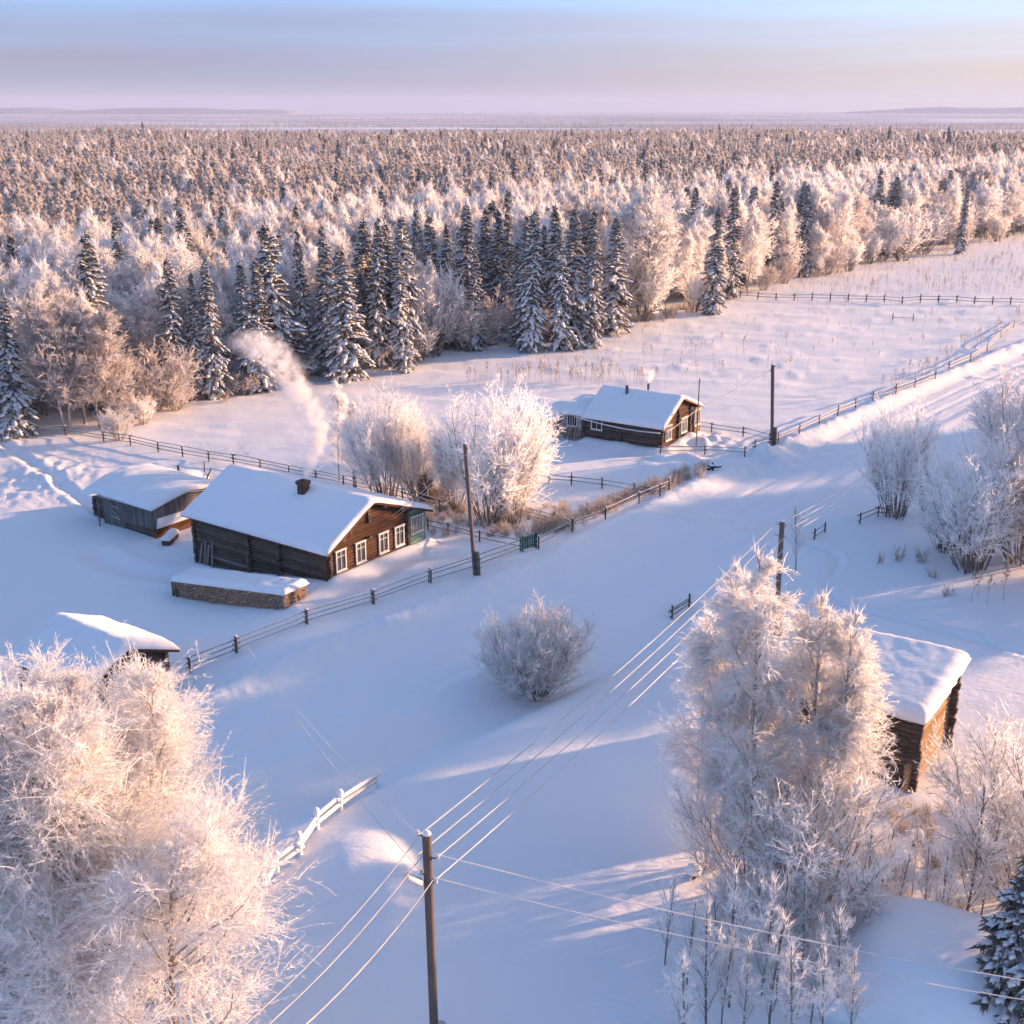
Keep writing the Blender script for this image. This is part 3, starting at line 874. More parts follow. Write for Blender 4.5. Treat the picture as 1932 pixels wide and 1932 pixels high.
# ------------------------------------------------------------------ ground sheet, road
def build_ground():
    ys = [-120, -60, -20, 0, 12, 18]
    y = 22.0
    while y < 260: ys.append(y); y *= 1.0046 if y < 130 else 1.0075
    while y < 12200: ys.append(y); y *= 1.045
    ys = np.array(ys)
    t = np.concatenate([[-1.5, -1.2, -0.95, -0.8, -0.66], np.linspace(-0.56, 0.56, 470), [0.66, 0.8, 0.95, 1.2, 1.5]])
    W = np.maximum(ys, 34.0)
    X = W[:, None] * t[None, :]; Y = np.repeat(ys[:, None], len(t), 1)
    Z = H(X, Y)
    V = np.stack([X, Y, Z], -1).reshape(-1, 3)
    idx = np.arange(len(V)).reshape(X.shape)
    F = np.stack([idx[:-1, :-1], idx[:-1, 1:], idx[1:, 1:], idx[1:, :-1]], -1).reshape(-1, 4)
    struct('ground', npmesh('ground', V, F, M['ground'], True))


def build_road():
    c = np.array(ROAD); d = np.gradient(c, axis=0); d /= np.linalg.norm(d, axis=1, keepdims=True)
    arc = np.concatenate([[0], np.cumsum(np.linalg.norm(np.diff(c, axis=0), axis=1))])
    a = np.arange(0, arc[-1], 0.45)
    cx = np.interp(a, arc, c[:, 0]); cy = np.interp(a, arc, c[:, 1])
    dx = np.interp(a, arc, d[:, 0]); dy = np.interp(a, arc, d[:, 1])
    w = np.linspace(-3.1, 3.1, 44)
    X = cx[:, None] - dy[:, None] * w; Y = cy[:, None] + dx[:, None] * w
    edge = (np.abs(w) / 3.1)[None, :] ** 8
    Z = H(X, Y) + 0.03 - 0.09 * edge + 0.012 * fbm(X * 0.9, Y * 0.35, 77, 2)
    V = np.stack([X, Y, Z], -1).reshape(-1, 3)
    idx = np.arange(len(V)).reshape(X.shape)
    F = np.stack([idx[:-1, :-1], idx[1:, :-1], idx[1:, 1:], idx[:-1, 1:]], -1).reshape(-1, 4)[:, ::-1]
    struct('road', npmesh('road', V, F, M['road'], True))


def hill(name, x0, x1, y0, hgt, seed):
    n = 90
    x = np.linspace(x0, x1, n); dep = np.linspace(0, 1, 7)
    u = (x - x0) / (x1 - x0)
    prof = hgt * np.sin(np.pi * u) ** 0.35 * (1 + 0.35 * fbm(x / 420, x * 0, seed, 3))
    X = np.repeat(x[:, None], 7, 1); Y = y0 + dep[None, :] * 900 + 0 * X
    Z = prof[:, None] * np.sin(np.pi * np.clip(dep * 0.98 + 0.01, 0, 1))[None, :] ** 0.6 + 4 * fbm(X / 60, Y / 60, seed + 3, 2) - 6
    V = np.stack([X, Y, Z], -1).reshape(-1, 3)
    idx = np.arange(len(V)).reshape(X.shape)
    F = np.stack([idx[:-1, :-1], idx[1:, :-1], idx[1:, 1:], idx[:-1, 1:]], -1).reshape(-1, 4)
    struct(name, npmesh(name, V, F, M['hill']))


build_ground()
build_road()
hill('hills', -3900, -2750, 7600, 52, 1)
hill('hills', -2650, -1250, 7000, 40, 2)
hill('hills', 2300, 4600, 8200, 46, 3)

# ------------------------------------------------------------------ forest
TL_PX = [(-420, 905), (-150, 850), (30, 815), (150, 812), (270, 768), (350, 752), (440, 742), (520, 718), (640, 698), (760, 680), (850, 652), (940, 642), (1040, 636), (1130, 612), (1220, 600), (1340, 575), (1400, 552), (1500, 526), (1600, 508), (1650, 488), (1700, 486), (1780, 472), (1850, 458), (1932, 447), (2100, 425), (2300, 405)]
TLW = np.array([G(*q)[:2] for q in TL_PX])
TLt = TLW[:, 0] / TLW[:, 1]; TLy = TLW[:, 1]


def behind(x, y):
    """how far (m) a point lies behind the forest edge"""
    return y - np.interp(x / y, TLt, TLy)


FR = random.Random(11)
placed = []           # x, y, r of the trees placed by eye


def free(x, y, r):
    return all((x - a) ** 2 + (y - b) ** 2 > (0.55 * (r + c)) ** 2 for a, b, c in placed)


def zone(x, y):
    px = CPX + FPX * x / (y * cp_ + CAM_H * sp_)
    for lim, w in ((270, 'behind the end of the long rail fence'), (600, 'beyond the meadow behind the plank shed'), (930, 'beyond the chimney smoke and frosted grove'), (1390, 'across the field behind the far house'), (1650, 'where the field fence meets the forest')):
        if px < lim: return w
    return 'along the weedy far field'


SPR_G = 'snow laden spruces '
BIR_G = 'frosted birches at the forest edge'
N_SP = [0]


def spruce_base(px, py, ytop, k=None, wide=1.0):
    p = GT(px, py)
    lo, hi = 2, 26
    for _ in range(40):                       # its height from the length of its image
        m = (lo + hi) / 2
        q = np.array([p[0], p[1], m - CAM_H]); Z = q[1] * cp_ - q[2] * sp_; yy = CPX + FPX * -(q[1] * sp_ + q[2] * cp_) / Z
        if yy > ytop: lo = m
        else: hi = m
    wide *= .9
    k = N_SP[0] if k is None else k; N_SP[0] += 1
    hs = (16, 17, 15, 18)[k % 4]; s = m / hs
    zn = zone(p[0], p[1]); plant('spruce', k, 'spruce_tree', 'snow laden spruce at the forest front ' + zn, 'tree', p, FR.random() * 6.28, s * wide, SPR_G + 'in front ' + zn, s)
    placed.append((p[0], p[1], 3))


def spruce_top(px, ytop, h, k=None, wide=1.0):
    p = G(px, ytop, h); x, y = p[0], p[1]
    z = hz(x, y)
    wide *= .86
    k = N_SP[0] if k is None else k; N_SP[0] += 1
    s = h / (16, 17, 15, 18)[k % 4]
    zn = zone(x, y); plant('spruce', k, 'spruce_tree', 'dark spruce rising among frosted birches ' + zn, 'tree', (x, y, z), FR.random() * 6.28, s * wide, SPR_G + zn, s)
    placed.append((x, y, 2.6))


def tree_base(kind, k, px, py, ytop, hproto, name, label, group, wide=1.0, r=3):
    p = GT(px, py)
    lo, hi = 1, 27
    for _ in range(40):
        m = (lo + hi) / 2
        q = np.array([p[0], p[1], m - CAM_H]); Z = q[1] * cp_ - q[2] * sp_; yy = CPX + FPX * -(q[1] * sp_ + q[2] * cp_) / Z
        if yy > ytop: lo = m
        else: hi = m
    s = m / hproto
    zn = zone(p[0], p[1])
    if name != 'bare_tree': label = label + ' ' + zn; group = group + ' ' + zn
    o = plant(kind, k, name, label, 'shrub' if 'shrub' in name else 'tree', p, FR.random() * 6.28, s * wide, group, s)
    placed.append((p[0], p[1], r))
    return o


# spruces one can pick out along the edge
for a in [(35, 822, 560), (337, 757, 485, 0), (372, 752, 512, 1), (410, 750, 493, 0), (480, 738, 492, 1), (497, 737, 490, 3), (630, 704, 452, 2), (690, 676, 512, 2), (735, 660, 508, 0), (1050, 640, 385, 0), (1375, 562, 352, 1), (1330, 548, 420, 3), (975, 642, 452, 1), (1022, 640, 422, 3), (915, 625, 392, 1)]:
    spruce_base(*a)
for a in [(2, 500, 13), (222, 452, 15), (415, 452, 15), (512, 420, 18, 2), (563, 430, 17, 3), (613, 425, 17, 3), (255, 532, 12), (685, 415, 17), (702, 408, 18), (722, 420, 17), (757, 478, 14), (760, 405, 18), (812, 400, 17), (880, 385, 18), (940, 396, 17), (958, 382, 18, 3), (985, 408, 17), (1003, 395, 18), (1117, 392, 18), (1080, 392, 18), (1297, 350, 17), (1313, 352, 18), (1356, 392, 16), (1417, 350, 17), (1467, 338, 18), (1515, 340, 17), (1530, 345, 17), (1240, 336, 17), (890, 470, 13), (840, 420, 16), (1060, 425, 16), (650, 470, 15), (1825, 345, 15), (300, 410, 16), (560, 385, 16), (215, 415, 16), (780, 395, 17), (1160, 410, 16), (1700, 330, 16)]:
    spruce_top(*a)

# frosted broadleaf trees and shrubs one can pick out
TB = 'broad frosted birch standing foremost'
for a in [(1210, 602, 350, 1, 1.15), (1160, 608, 425, 0, 1.0), (1120, 612, 500, 3, 0.9), (1410, 556, 432, 2, 1.0), (1480, 532, 392, 0, 1.0), (1580, 516, 352, 0, 1.0), (1625, 500, 402, 1, 0.9), (1540, 524, 420, 1, 1.0), (165, 740, 465, 1, 1.15), (75, 740, 500, 0, 1.0), (1080, 618, 470, 2, 0.9), (1290, 585, 440, 0, 0.9), (1255, 596, 470, 2, 0.9), (1850, 455, 345, 1, 1.2), (1790, 466, 350, 0, 1.1), (1900, 448, 330, 1, 1.2)]:
    tree_base('birch', a[3], a[0], a[1], a[2], 15.0, 'birch_tree', TB, 'foremost frosted birches', a[4])
TD = 'bare frosted tree with spreading brown twigs by the rail fence'
for a in [(128, 815, 578), (195, 808, 580), (160, 800, 600)]:
    tree_base('birch', 3, a[0], a[1], a[2], 15.0, 'bare_tree', TD, 'bare frosted trees by the rail fence', 1.15)
TS = 'rounded frosted shrub under the forest edge'
for a in [(285, 775, 648, 0, 1.25), (880, 662, 545, 0, 1.25), (818, 672, 512, 1, 0.8), (740, 688, 632, 0, 1.3), (1213, 606, 482, 1, 1.1), (790, 682, 610, 1, 1.1), (1000, 648, 560, 0, 1.0), (1050, 645, 575, 0, 1.1), (1110, 622, 540, 0, 1.2), (1310, 588, 515, 1, 0.9), (1700, 492, 395, 1, 1.1), (1740, 480, 390, 1, 1.1), (1665, 492, 420, 1, 1.1), (240, 800, 740, 0, 1.3), (455, 745, 700, 0, 1.5), (520, 728, 680, 0, 1.4), (570, 716, 665, 0, 1.4), (330, 775, 720, 0, 1.4), (1480, 535, 485, 0, 1.1), (1440, 548, 500, 0, 1.1), (930, 650, 600, 0, 1.2), (700, 694, 650, 0, 1.3), (225, 830, 770, 1, 1.2), (270, 800, 750, 1, 1.3), (1330, 580, 520, 1, 0.8), (1600, 512, 450, 1, 1.0), (1560, 518, 460, 0, 1.1), (1640, 498, 440, 1, 1.0), (1810, 468, 415, 0, 1.0), (1880, 455, 405, 1, 1.0)]:
    tree_base('shrub', a[3], a[0], a[1], a[2], 6.0, 'edge_shrub', TS, 'frosted shrubs at the forest edge', a[4], 2)

# the belt behind: every tree near the edge is a thing, the mass behind is one wood
rng = np.random.default_rng(5)
cand = []
for gy in np.arange(85, 430, 3.9):
    for gx in np.arange(-0.62 * gy, 0.62 * gy, 3.9):
        x = gx + rng.uniform(-1.6, 1.6); y = gy + rng.uniform(-1.6, 1.6)
        cand.append((x, y))
cand = np.array(cand)
bd = behind(cand[:, 0], cand[:, 1])
tt = cand[:, 0] / cand[:, 1]
depth = np.interp(tt, [-0.5, -0.3, 0.0, 0.25, 0.5], [52, 62, 92, 105, 150]) + 18 * fbm(cand[:, 0] / 25, cand[:, 1] / 25, 91, 2)
belt = (bd > 1.0) & (bd < depth)
bc = cand[belt]; bb = bd[belt]
order = np.argsort(bc[:, 1])
wood_pts = {('birch', k): [] for k in range(4)}
wood_pts.update({('spruce', k): [] for k in range(4)})
n_ind = 0
for i in order:
    x, y = bc[i]; d = bb[i]
    if not free(x, y, 2.6): continue
    u = rng.random()
    inview = abs(x / y) < 0.47
    spr = u < (0.09 if d < 45 else 0.04)
    edge_low = 0.72 + 0.28 * min(1, d / 9)
    h = (rng.uniform(13.5, 17) if spr else rng.uniform(12.0, 16.5)) * (edge_low if not spr else 1)
    k = int(rng.integers(0, 4)) if spr else int(rng.choice([0, 1, 2, 3], p=[.34, .32, .26, .08]))
    z = hz(x, y)
    if d < 24 and inview and n_ind < 235:
        n_ind += 1
        zn = zone(x, y)
        if spr: plant('spruce', k, 'spruce_tree', 'dark spruce rising among frosted birches ' + zn, 'tree', (x, y, z), rng.random() * 6.28, h / 16.5, SPR_G + zn)
        else: plant('birch', k, 'birch_tree', 'frosted white birch of the forest edge ' + zn, 'tree', (x, y, z), rng.random() * 6.28, h / 15.0, BIR_G + ' ' + zn)
    else:
        wood_pts[('spruce' if spr else 'birch', k)].append((x, y, z, rng.random() * 6.28, h / (16.5 if spr else 15.0)))

# pines beyond the birch belt, and the sparse woods of the plain
pine_pts = [[], [], []]
n_p = 0
cand = []
gy = 130.0
while gy < 985:
    st = 3.3 if gy < 450 else 4.1
    for gx in np.arange(-0.60 * gy, 0.60 * gy, st):
        cand.append((gx + rng.uniform(-.45, .45) * st, gy + rng.uniform(-.45, .45) * st))
    gy += st
cand = np.array(cand)
bd = behind(cand[:, 0], cand[:, 1]); tt = cand[:, 0] / cand[:, 1]
depth = np.interp(tt, [-0.5, -0.3, 0.0, 0.25, 0.5], [52, 62, 92, 105, 150]) + 18 * fbm(cand[:, 0] / 25, cand[:, 1] / 25, 91, 2)
far_edge = 950 - 60 * np.abs(fbm(cand[:, 0] / 120, cand[:, 1] * 0, 95, 2)) + 30 * np.sin(cand[:, 0] / 90)
msk = (bd > depth) & (cand[:, 1] < far_edge) & (rng.random(len(cand)) < 0.93)
pc = cand[msk]; pc = pc[np.argsort(pc[:, 1])]
PINE_G = 'frosted pines behind the birch belt'
hs = 1 + 0.22 * fbm(pc[:, 0] / 45, pc[:, 1] / 45, 97, 2)
ut = rng.random(len(pc))
for i, (x, y) in enumerate(pc):
    k = int(rng.integers(0, 3)); s = rng.uniform(0.82, 1.12) * hs[i]
    if n_p < 240 and abs(x / y) < 0.45 and y > 185 and rng.random() < 0.6:
        n_p += 1
        plant('pine', k, 'pine_tree', 'frosted brownish pine of the forest far ' + zone(x, y), 'tree', (x, y, 0), rng.random() * 6.28, s, PINE_G + ' ' + zone(x, y))
    elif ut[i] < 0.06:
        wood_pts[('birch', int(rng.integers(0, 3)))].append((x, y, 0, rng.random() * 6.28, s * 0.95))
    elif ut[i] < 0.09:
        wood_pts[('spruce', int(rng.integers(0, 4)))].append((x, y, 0, rng.random() * 6.28, s * 0.95))
    else:
        pine_pts[k].append((x, y, 0, rng.random() * 6.28, s))

far_pts = [[], [], []]
fx_ = []
for (ya, yb, n, dens) in ((985, 1300, 900, 0.10), (1300, 2300, 11000, -0.12), (2600, 5200, 9000, 0.02)):
    yy = np.sqrt(rng.uniform(ya ** 2, yb ** 2, n)); xx = rng.uniform(-0.56, 0.56, n) * yy
    v = fbm(xx / (0.5 * ya) + 3, yy / (0.4 * ya) + 1.3, 99, 3)
    lake = (np.abs(xx / yy + 0.03 + 0.05 * np.sin(yy / 90)) < 0.20) & (yy > 1480) & (yy < 1900)
    ok = (v > dens) & ~lake
    fx_.append(np.stack([xx[ok], yy[ok]], 1))
for (x, y) in np.concatenate(fx_):
    far_pts[int(rng.integers(0, 3))].append((x, y, 0, rng.random() * 6.28, rng.uniform(0.28, 0.55)))


def scatter(name, label, cat, groups):
    """one wood made of many trees: points carrying turn and size, each with a prototype's parts set on it"""
    pts = []; rot = []; scl = []; which = []
    for gi, (meshes, L) in enumerate(groups):
        for (x, y, z, r, s) in L: pts.append((x, y, z)); rot.append(r); scl.append(s); which.append(gi)
    me = bpy.data.meshes.new(name)
    me.vertices.add(len(pts)); me.vertices.foreach_set('co', np.array(pts, np.float32).ravel())
    for an, ty, dat in (('turn', 'FLOAT', rot), ('size', 'FLOAT', scl)):
        a = me.attributes.new(an, ty, 'POINT'); a.data.foreach_set('value', np.array(dat, np.float32))
    a = me.attributes.new('which', 'INT', 'POINT'); a.data.foreach_set('value', np.array(which, np.int32))
    o = obj(name, me); tag(o, label, cat, None, 'stuff')
    ng = bpy.data.node_groups.new(name, 'GeometryNodeTree')
    ng.interface.new_socket('Geometry', in_out='INPUT', socket_type='NodeSocketGeometry')
    ng.interface.new_socket('Geometry', in_out='OUTPUT', socket_type='NodeSocketGeometry')
    gi_ = ng.nodes.new('NodeGroupInput'); go = ng.nodes.new('NodeGroupOutput')
    jn = ng.nodes.new('GeometryNodeJoinGeometry')
    tu = ng.nodes.new('GeometryNodeInputNamedAttribute'); tu.data_type = 'FLOAT'; tu.inputs['Name'].default_value = 'turn'
    sz = ng.nodes.new('GeometryNodeInputNamedAttribute'); sz.data_type = 'FLOAT'; sz.inputs['Name'].default_value = 'size'
    wh = ng.nodes.new('GeometryNodeInputNamedAttribute'); wh.data_type = 'INT'; wh.inputs['Name'].default_value = 'which'
    cb = ng.nodes.new('ShaderNodeCombineXYZ'); ng.links.new(tu.outputs['Attribute'], cb.inputs['Z'])
    for gi, (objs, L) in enumerate(groups):
        if not L: continue
        eq = ng.nodes.new('FunctionNodeCompare'); eq.data_type = 'INT'; eq.operation = 'EQUAL'
        ng.links.new(wh.outputs['Attribute'], eq.inputs[2]); eq.inputs[3].default_value = gi
        for ob in objs:
            oi = ng.nodes.new('GeometryNodeObjectInfo'); oi.inputs['Object'].default_value = ob; oi.inputs['As Instance'].default_value = True
            ip = ng.nodes.new('GeometryNodeInstanceOnPoints')
            ng.links.new(gi_.outputs[0], ip.inputs['Points']); ng.links.new(eq.outputs[0], ip.inputs['Selection'])
            ng.links.new(oi.outputs['Geometry'], ip.inputs['Instance']); ng.links.new(cb.outputs[0], ip.inputs['Rotation'])
            ng.links.new(sz.outputs['Attribute'], ip.inputs['Scale']); ng.links.new(ip.outputs[0], jn.inputs[0])
    ng.links.new(jn.outputs[0], go.inputs[0])
    md = o.modifiers.new('wood', 'NODES'); md.node_group = ng
    return o


def proto_objs(kind, k):
    """the parts of a standing tree of that kind (they lend their shape to the wood behind)"""
    ms = list(PR_[kind][k].values())
    out = []
    for me in ms:
        out.append(next(o for o in COL.objects if o.type == 'MESH' and o.data == me))
    return out


scatter('birch_wood', 'mass of frosted birches and spruces filling the wood behind the forest edge', 'wood', [(proto_objs(kd, k), L) for (kd, k), L in wood_pts.items()])
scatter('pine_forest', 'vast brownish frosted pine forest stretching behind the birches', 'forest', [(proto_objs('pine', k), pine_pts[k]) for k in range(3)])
scatter('far_bog_woods', 'sparse pale tree bands on the white plain below the horizon', 'wood', [(proto_objs('pine', k), far_pts[k]) for k in range(3)])
# ------------------------------------------------------------------ buildings
def frame_of(o, az):
    """local x runs along the gable wall, local y along the ridge"""
    return math.pi / 2 - az


def log_wall(par, a, b, z0, z1, r, mat, over=0.25, shift=0.0, name='log', cut=None, sides=10):
    """stacked logs from a to b (local xy), ends running past the corners; cut(z) may trim the span to (t0,t1)"""
    a = np.array(a, float); b = np.array(b, float); L = np.linalg.norm(b - a); u = (b - a) / L
    step = r * 1.84; z = z1 - r - shift
    while z > z0 - r:
        t0, t1 = -over - RND.uniform(-.05, .07), L + over + RND.uniform(-.05, .07)
        if cut is not None:
            c = cut(z)
            if c is None: z -= step; continue
            t0, t1 = c
        p = a + u * t0; q = a + u * t1
        bar(name, (p[0], p[1], z), (q[0], q[1], z), r * RND.uniform(.95, 1.05), mat, par, sides)
        z -= step


def stubs(par, p, d, z0, z1, r, mat, ln=0.28, name='log_end'):
    """ends of an inner wall's logs showing through the outer wall"""
    z = z1 - r * 1.9
    while z > z0 - r:
        l = ln * RND.uniform(.75, 1.15)
        bar(name, (p[0], p[1], z), (p[0] + d[0] * l, p[1] + d[1] * l, z), r * RND.uniform(.95, 1.06), mat, par, 9)
        z -= r * 1.84


def window(par, c, w, h, axis, out, cols=3, curtain=True, cas=0.09, mat='white', nbar=2):
    """casement: axis = local direction of its width, out = outward normal; c = centre on the wall face"""
    c = Vector(c); ax = Vector((*axis, 0)); ou = Vector((*out, 0)); up = Vector((0, 0, 1))
    wn = obj('window', None, par)
    def bx(nm, x0, x1, z0, z1, d0, d1, m):
        p = c + ax * x0 + up * ((z0 + z1) / 2) + ou * ((d0 + d1) / 2)
        q = c + ax * x1 + up * ((z0 + z1) / 2) + ou * ((d0 + d1) / 2)
        return plank(nm, p, q, z1 - z0, abs(d1 - d0), m, wn)
    W2, H2 = w / 2, h / 2
    bx('frame', -W2, -W2 + cas, -H2, H2, 0, .09, M[mat]); bx('frame', W2 - cas, W2, -H2, H2, 0, .09, M[mat])
    bx('frame', -W2 + cas, W2 - cas, -H2, -H2 + cas, 0, .085, M[mat]); bx('lintel', -W2 - .05, W2 + .05, H2 - .02, H2 + cas, 0, .12, M[mat])
    bx('sill', -W2 - .04, W2 + .04, -H2 - .05, -H2 + .0, 0, .15, M[mat])
    for k in range(1, cols):
        x = -W2 + cas + (w - 2 * cas) * k / cols
        bx('glazing_bar', x - .02, x + .02, -H2 + cas, H2 - cas, .03, .07, M[mat])
    if nbar:
        bx('transom', -W2 + cas, W2 - cas, H2 * .42, H2 * .42 + .04, .035, .066, M[mat])
    bx('pane', -W2 + cas, W2 - cas, -H2 + cas, H2 - cas, .022, .03, M['glass'])
    if curtain:
        bx('curtain', -W2 + cas, -W2 * .22, -H2 + cas, H2 - cas, .002, .012, M['curtain']); bx('curtain', W2 * .22, W2 - cas, -H2 + cas, H2 - cas, .002, .012, M['curtain'])
    return wn


def gable_roof(par, xl, zl, xr, zr, xa, za, y0, y1, thick, seed, sag=0.0, boards=True, mat='log_dark', nlen=40, over=0.14, lump=0.2, edge=0.4):
    """two slopes (left eave xl, right eave xr, apex xa) from y0 to y1: boards below, one snow sheet over both"""
    if boards:
        for (x0, z0, x1, z1) in ((xl, zl, xa, za), (xa, za, xr, zr)):
            n = max(2, int((y1 - y0) / 0.32)); dy = (y1 - y0) / n
            for k in range(n):
                y = y0 + dy * (k + .5)
                s0 = -sag * math.sin(math.pi * (k + .5) / n)
                plank('roof_board', (x0, y, z0 + s0 - .03), (x1, y, z1 + s0 - .03), dy * .97, .035, M[mat], par, (0, 1, 0))
    nu = nlen; xs = np.concatenate([np.linspace(xl, xa, 18), np.linspace(xa, xr, 18)[1:]])
    zs = np.concatenate([np.linspace(zl, za, 18), np.linspace(za, zr, 18)[1:]])
    # soften the ridge
    k = np.array([.05, .2, .5, .2, .05]); zz = np.convolve(np.pad(zs, 2, mode='edge'), k, 'valid'); zz[:2] = zs[:2]; zz[-2:] = zs[-2:]
    ys = np.linspace(y0, y1, nu)
    P = np.empty((nu, len(xs), 3)); P[..., 0] = xs[None]; P[..., 1] = ys[:, None]; P[..., 2] = np.minimum(zz, zs)[None] - sag * np.sin(np.pi * np.linspace(0, 1, nu))[:, None]
    V, F = snow_sheet(P + np.array([0, 0, .02]), (0, 0, 1), thick, edge, seed, over, lump)
    F = [f[:, ::-1] for f in F]
    obj('roof_snow', npmesh('roof_snow', V, F, M['snow'], True), par)


# ---- big log house by the road
def big_house():
    az = HA_AZ; o = thing('log_house', 'large dark log house with four white windows and green porch, brick chimney smoking', 'house', (HA_O[0], HA_O[1], 0), frame_of(None, az))
    W, L, zt, r = 8.0, 13.2, 2.6, 0.125
    apex, xa, xr, zr = 4.72, 4.05, 10.35, 2.42
    log_wall(o, (0, 0), (0, L), -2.0, zt, r, M['log_dark'], 0.28)
    log_wall(o, (W, 0), (W, L), -0.4, 3.25, r, M['log_dark'], 0.28)
    log_wall(o, (0, L), (W, L), -2.0, zt, r, M['log_dark'], 0.25, shift=r * .92)
    def cut(z):
        lo = 0.0 if z < zt + .1 else (z - zt + .02) / (apex - zt) * xa + .12
        hi = W if z < 3.25 else min(W, xa + (apex - z) / (apex - zr) * (xr - xa) - .12)
        if hi - lo < .4: return None
        if z < zt - .1: return (-0.26 - RND.uniform(0, .06), W + 0.27 + RND.uniform(0, .06))
        return (lo, hi)
    log_wall(o, (0, 0), (W, 0), -0.35, apex - .12, r, M['log_brown'], cut=cut, shift=r * .92)
    for y in (4.35, 7.4): stubs(o, (-.02, y), (-1, 0), -1.3, zt - .1, r * 1.1, M['log_dark'], .42)
    stubs(o, (xa - .1, 0.02), (0, -1), 3.35, apex - .25, r, M['log_dark'], .28)
    # purlin ends under the verge
    for t in (.25, .6): 
        for (xe, ze) in ((-.5, 2.35), (xr - 1.2, 2.75)):
            x = xa + (xe - xa) * t; z = apex + (ze - apex) * t - .22
            bar('purlin', (x, .3, z), (x, -.55, z), .09, M['log_dark'], o)
    # hanging board pieces of the gable
    plank('bracket_board', (1.35, -.28, 2.55), (1.35, -.28, 3.25), .34, .05, M['log_dark'], o, (1, 0, 0)); plank('bracket_board', (2.05, -.28, 2.75), (2.05, -.28, 3.55), .12, .05, M['log_dark'], o, (1, 0, 0))
    for x in (1.05, 3.0, 5.35, 7.05): window(o, (x, -.13, 1.30), .98, 1.42, (1, 0), (0, -1), 2)
    # lamp and foundation ledge
    bx = obj('wall_lamp', unit_box(M['metal']), o); bx.location = (3.75, -.3, 2.2); bx.scale = (.22, .2, .16)
    plank('ledge', (0, -.22, .28), (W, -.22, .28), .07, .12, M['log_dark'], o); 
    # wall planks across the left side
    plank('side_rail', (-.17, 7.6, -.62), (-.17, 12.3, -.62), .1, .06, M['board_grey'], o); plank('side_rail', (-.17, .3, -.2), (-.17, 4.1, -.2), .08, .05, M['board_grey'], o)
    gable_roof(o, -.72, 2.22, xr, zr, xa, apex, -.62, L + .62, .3, 3, over=.07, lump=.12, nlen=56)
    # verge boards
    plank('verge_board', (-.70, -.60, 2.17), (xa, -.60, apex - .06), .17, .04, M['log_brown'], o); plank('verge_board', (xa, -.60, apex - .06), (xr - .02, -.60, zr - .05), .17, .04, M['log_brown'], o)
    # brick chimney on the left slope
    ch = obj('chimney', None, o)
    cx, cy, z0 = 3.2, 5.2, 4.35
    for k in range(9):
        for s in range(4):
            q = 0.17 + (0.05 if k >= 7 else 0)
            a = [(-q, -q), (q, -q), (q, q), (-q, q)][(s + k) % 4]; b = [(-q, -q), (q, -q), (q, q), (-q, q)][(s + k + 1) % 4]
            dx, dy = (b[0] - a[0]), (b[1] - a[1])
            l = math.hypot(dx, dy); e = .085
            plank('brick', (cx + a[0] * 1.45 - dx / l * e * .5, cy + a[1] * 1.45 - dy / l * e * .5, z0 + k * .125), (cx + b[0] * 1.45 - dx / l * e * 1.2, cy + b[1] * 1.45 - dy / l * e * 1.2, z0 + k * .125), .118, .16, M['brick'], ch)
    # green porch at the right end
    pw = obj('green_porch', None, o)
    for k in range(16):
        z = -.35 + k * .2
        if 1.0 < z < 2.2:
            plank('board', (W + .2, -.02, z), (W + .42, -.02, z), .19, .05, M['green'], pw); plank('board', (10.0 - .3, -.02, z), (10.0, -.02, z), .19, .05, M['green'], pw)
        else: plank('board', (W + .2, -.02, z), (10.0, -.02, z), .19, .05, M['green'], pw)
        plank('board', (10.0, 0, z), (10.0, 3.0, z), .19, .05, M['green'], pw)
        if z > 2.0: continue
    plank('corner_post', (10.0, -.03, -.4), (10.0, -.03, 2.35), .12, .12, M['green'], pw, (1, 0, 0))
    window(o, (9.06, -.06, 1.62), 1.32, 1.25, (1, 0), (0, -1), 7, False, .07, 'white', 0)
    # planks leaning on the far end of the left wall
    lp = tag(obj('leaning_plank', None, None), 'old grey planks leaning on the dark side wall of the large log house', 'planks')
    lp.location = (HA_O[0], HA_O[1], 0); lp.rotation_euler = (0, 0, frame_of(None, az))
    for k, (y, t, w) in enumerate(((12.35, .1, .16), (11.95, -.12, .2), (11.6, .05, .24), (11.25, -.2, .2))):
        plank('plank', (-.62, y + t, -1.75), (-.2, y, .25 + .25 * (k % 2)), w, .05, M['board_grey'], lp, (0, 1, 0))
    return o


HOUSE = big_house()


def local_to_world(o, p):
    c, s = math.cos(o.rotation_euler.z), math.sin(o.rotation_euler.z)
    return np.array([o.location.x + c * p[0] - s * p[1], o.location.y + s * p[0] + c * p[1], o.location.z + p[2]])


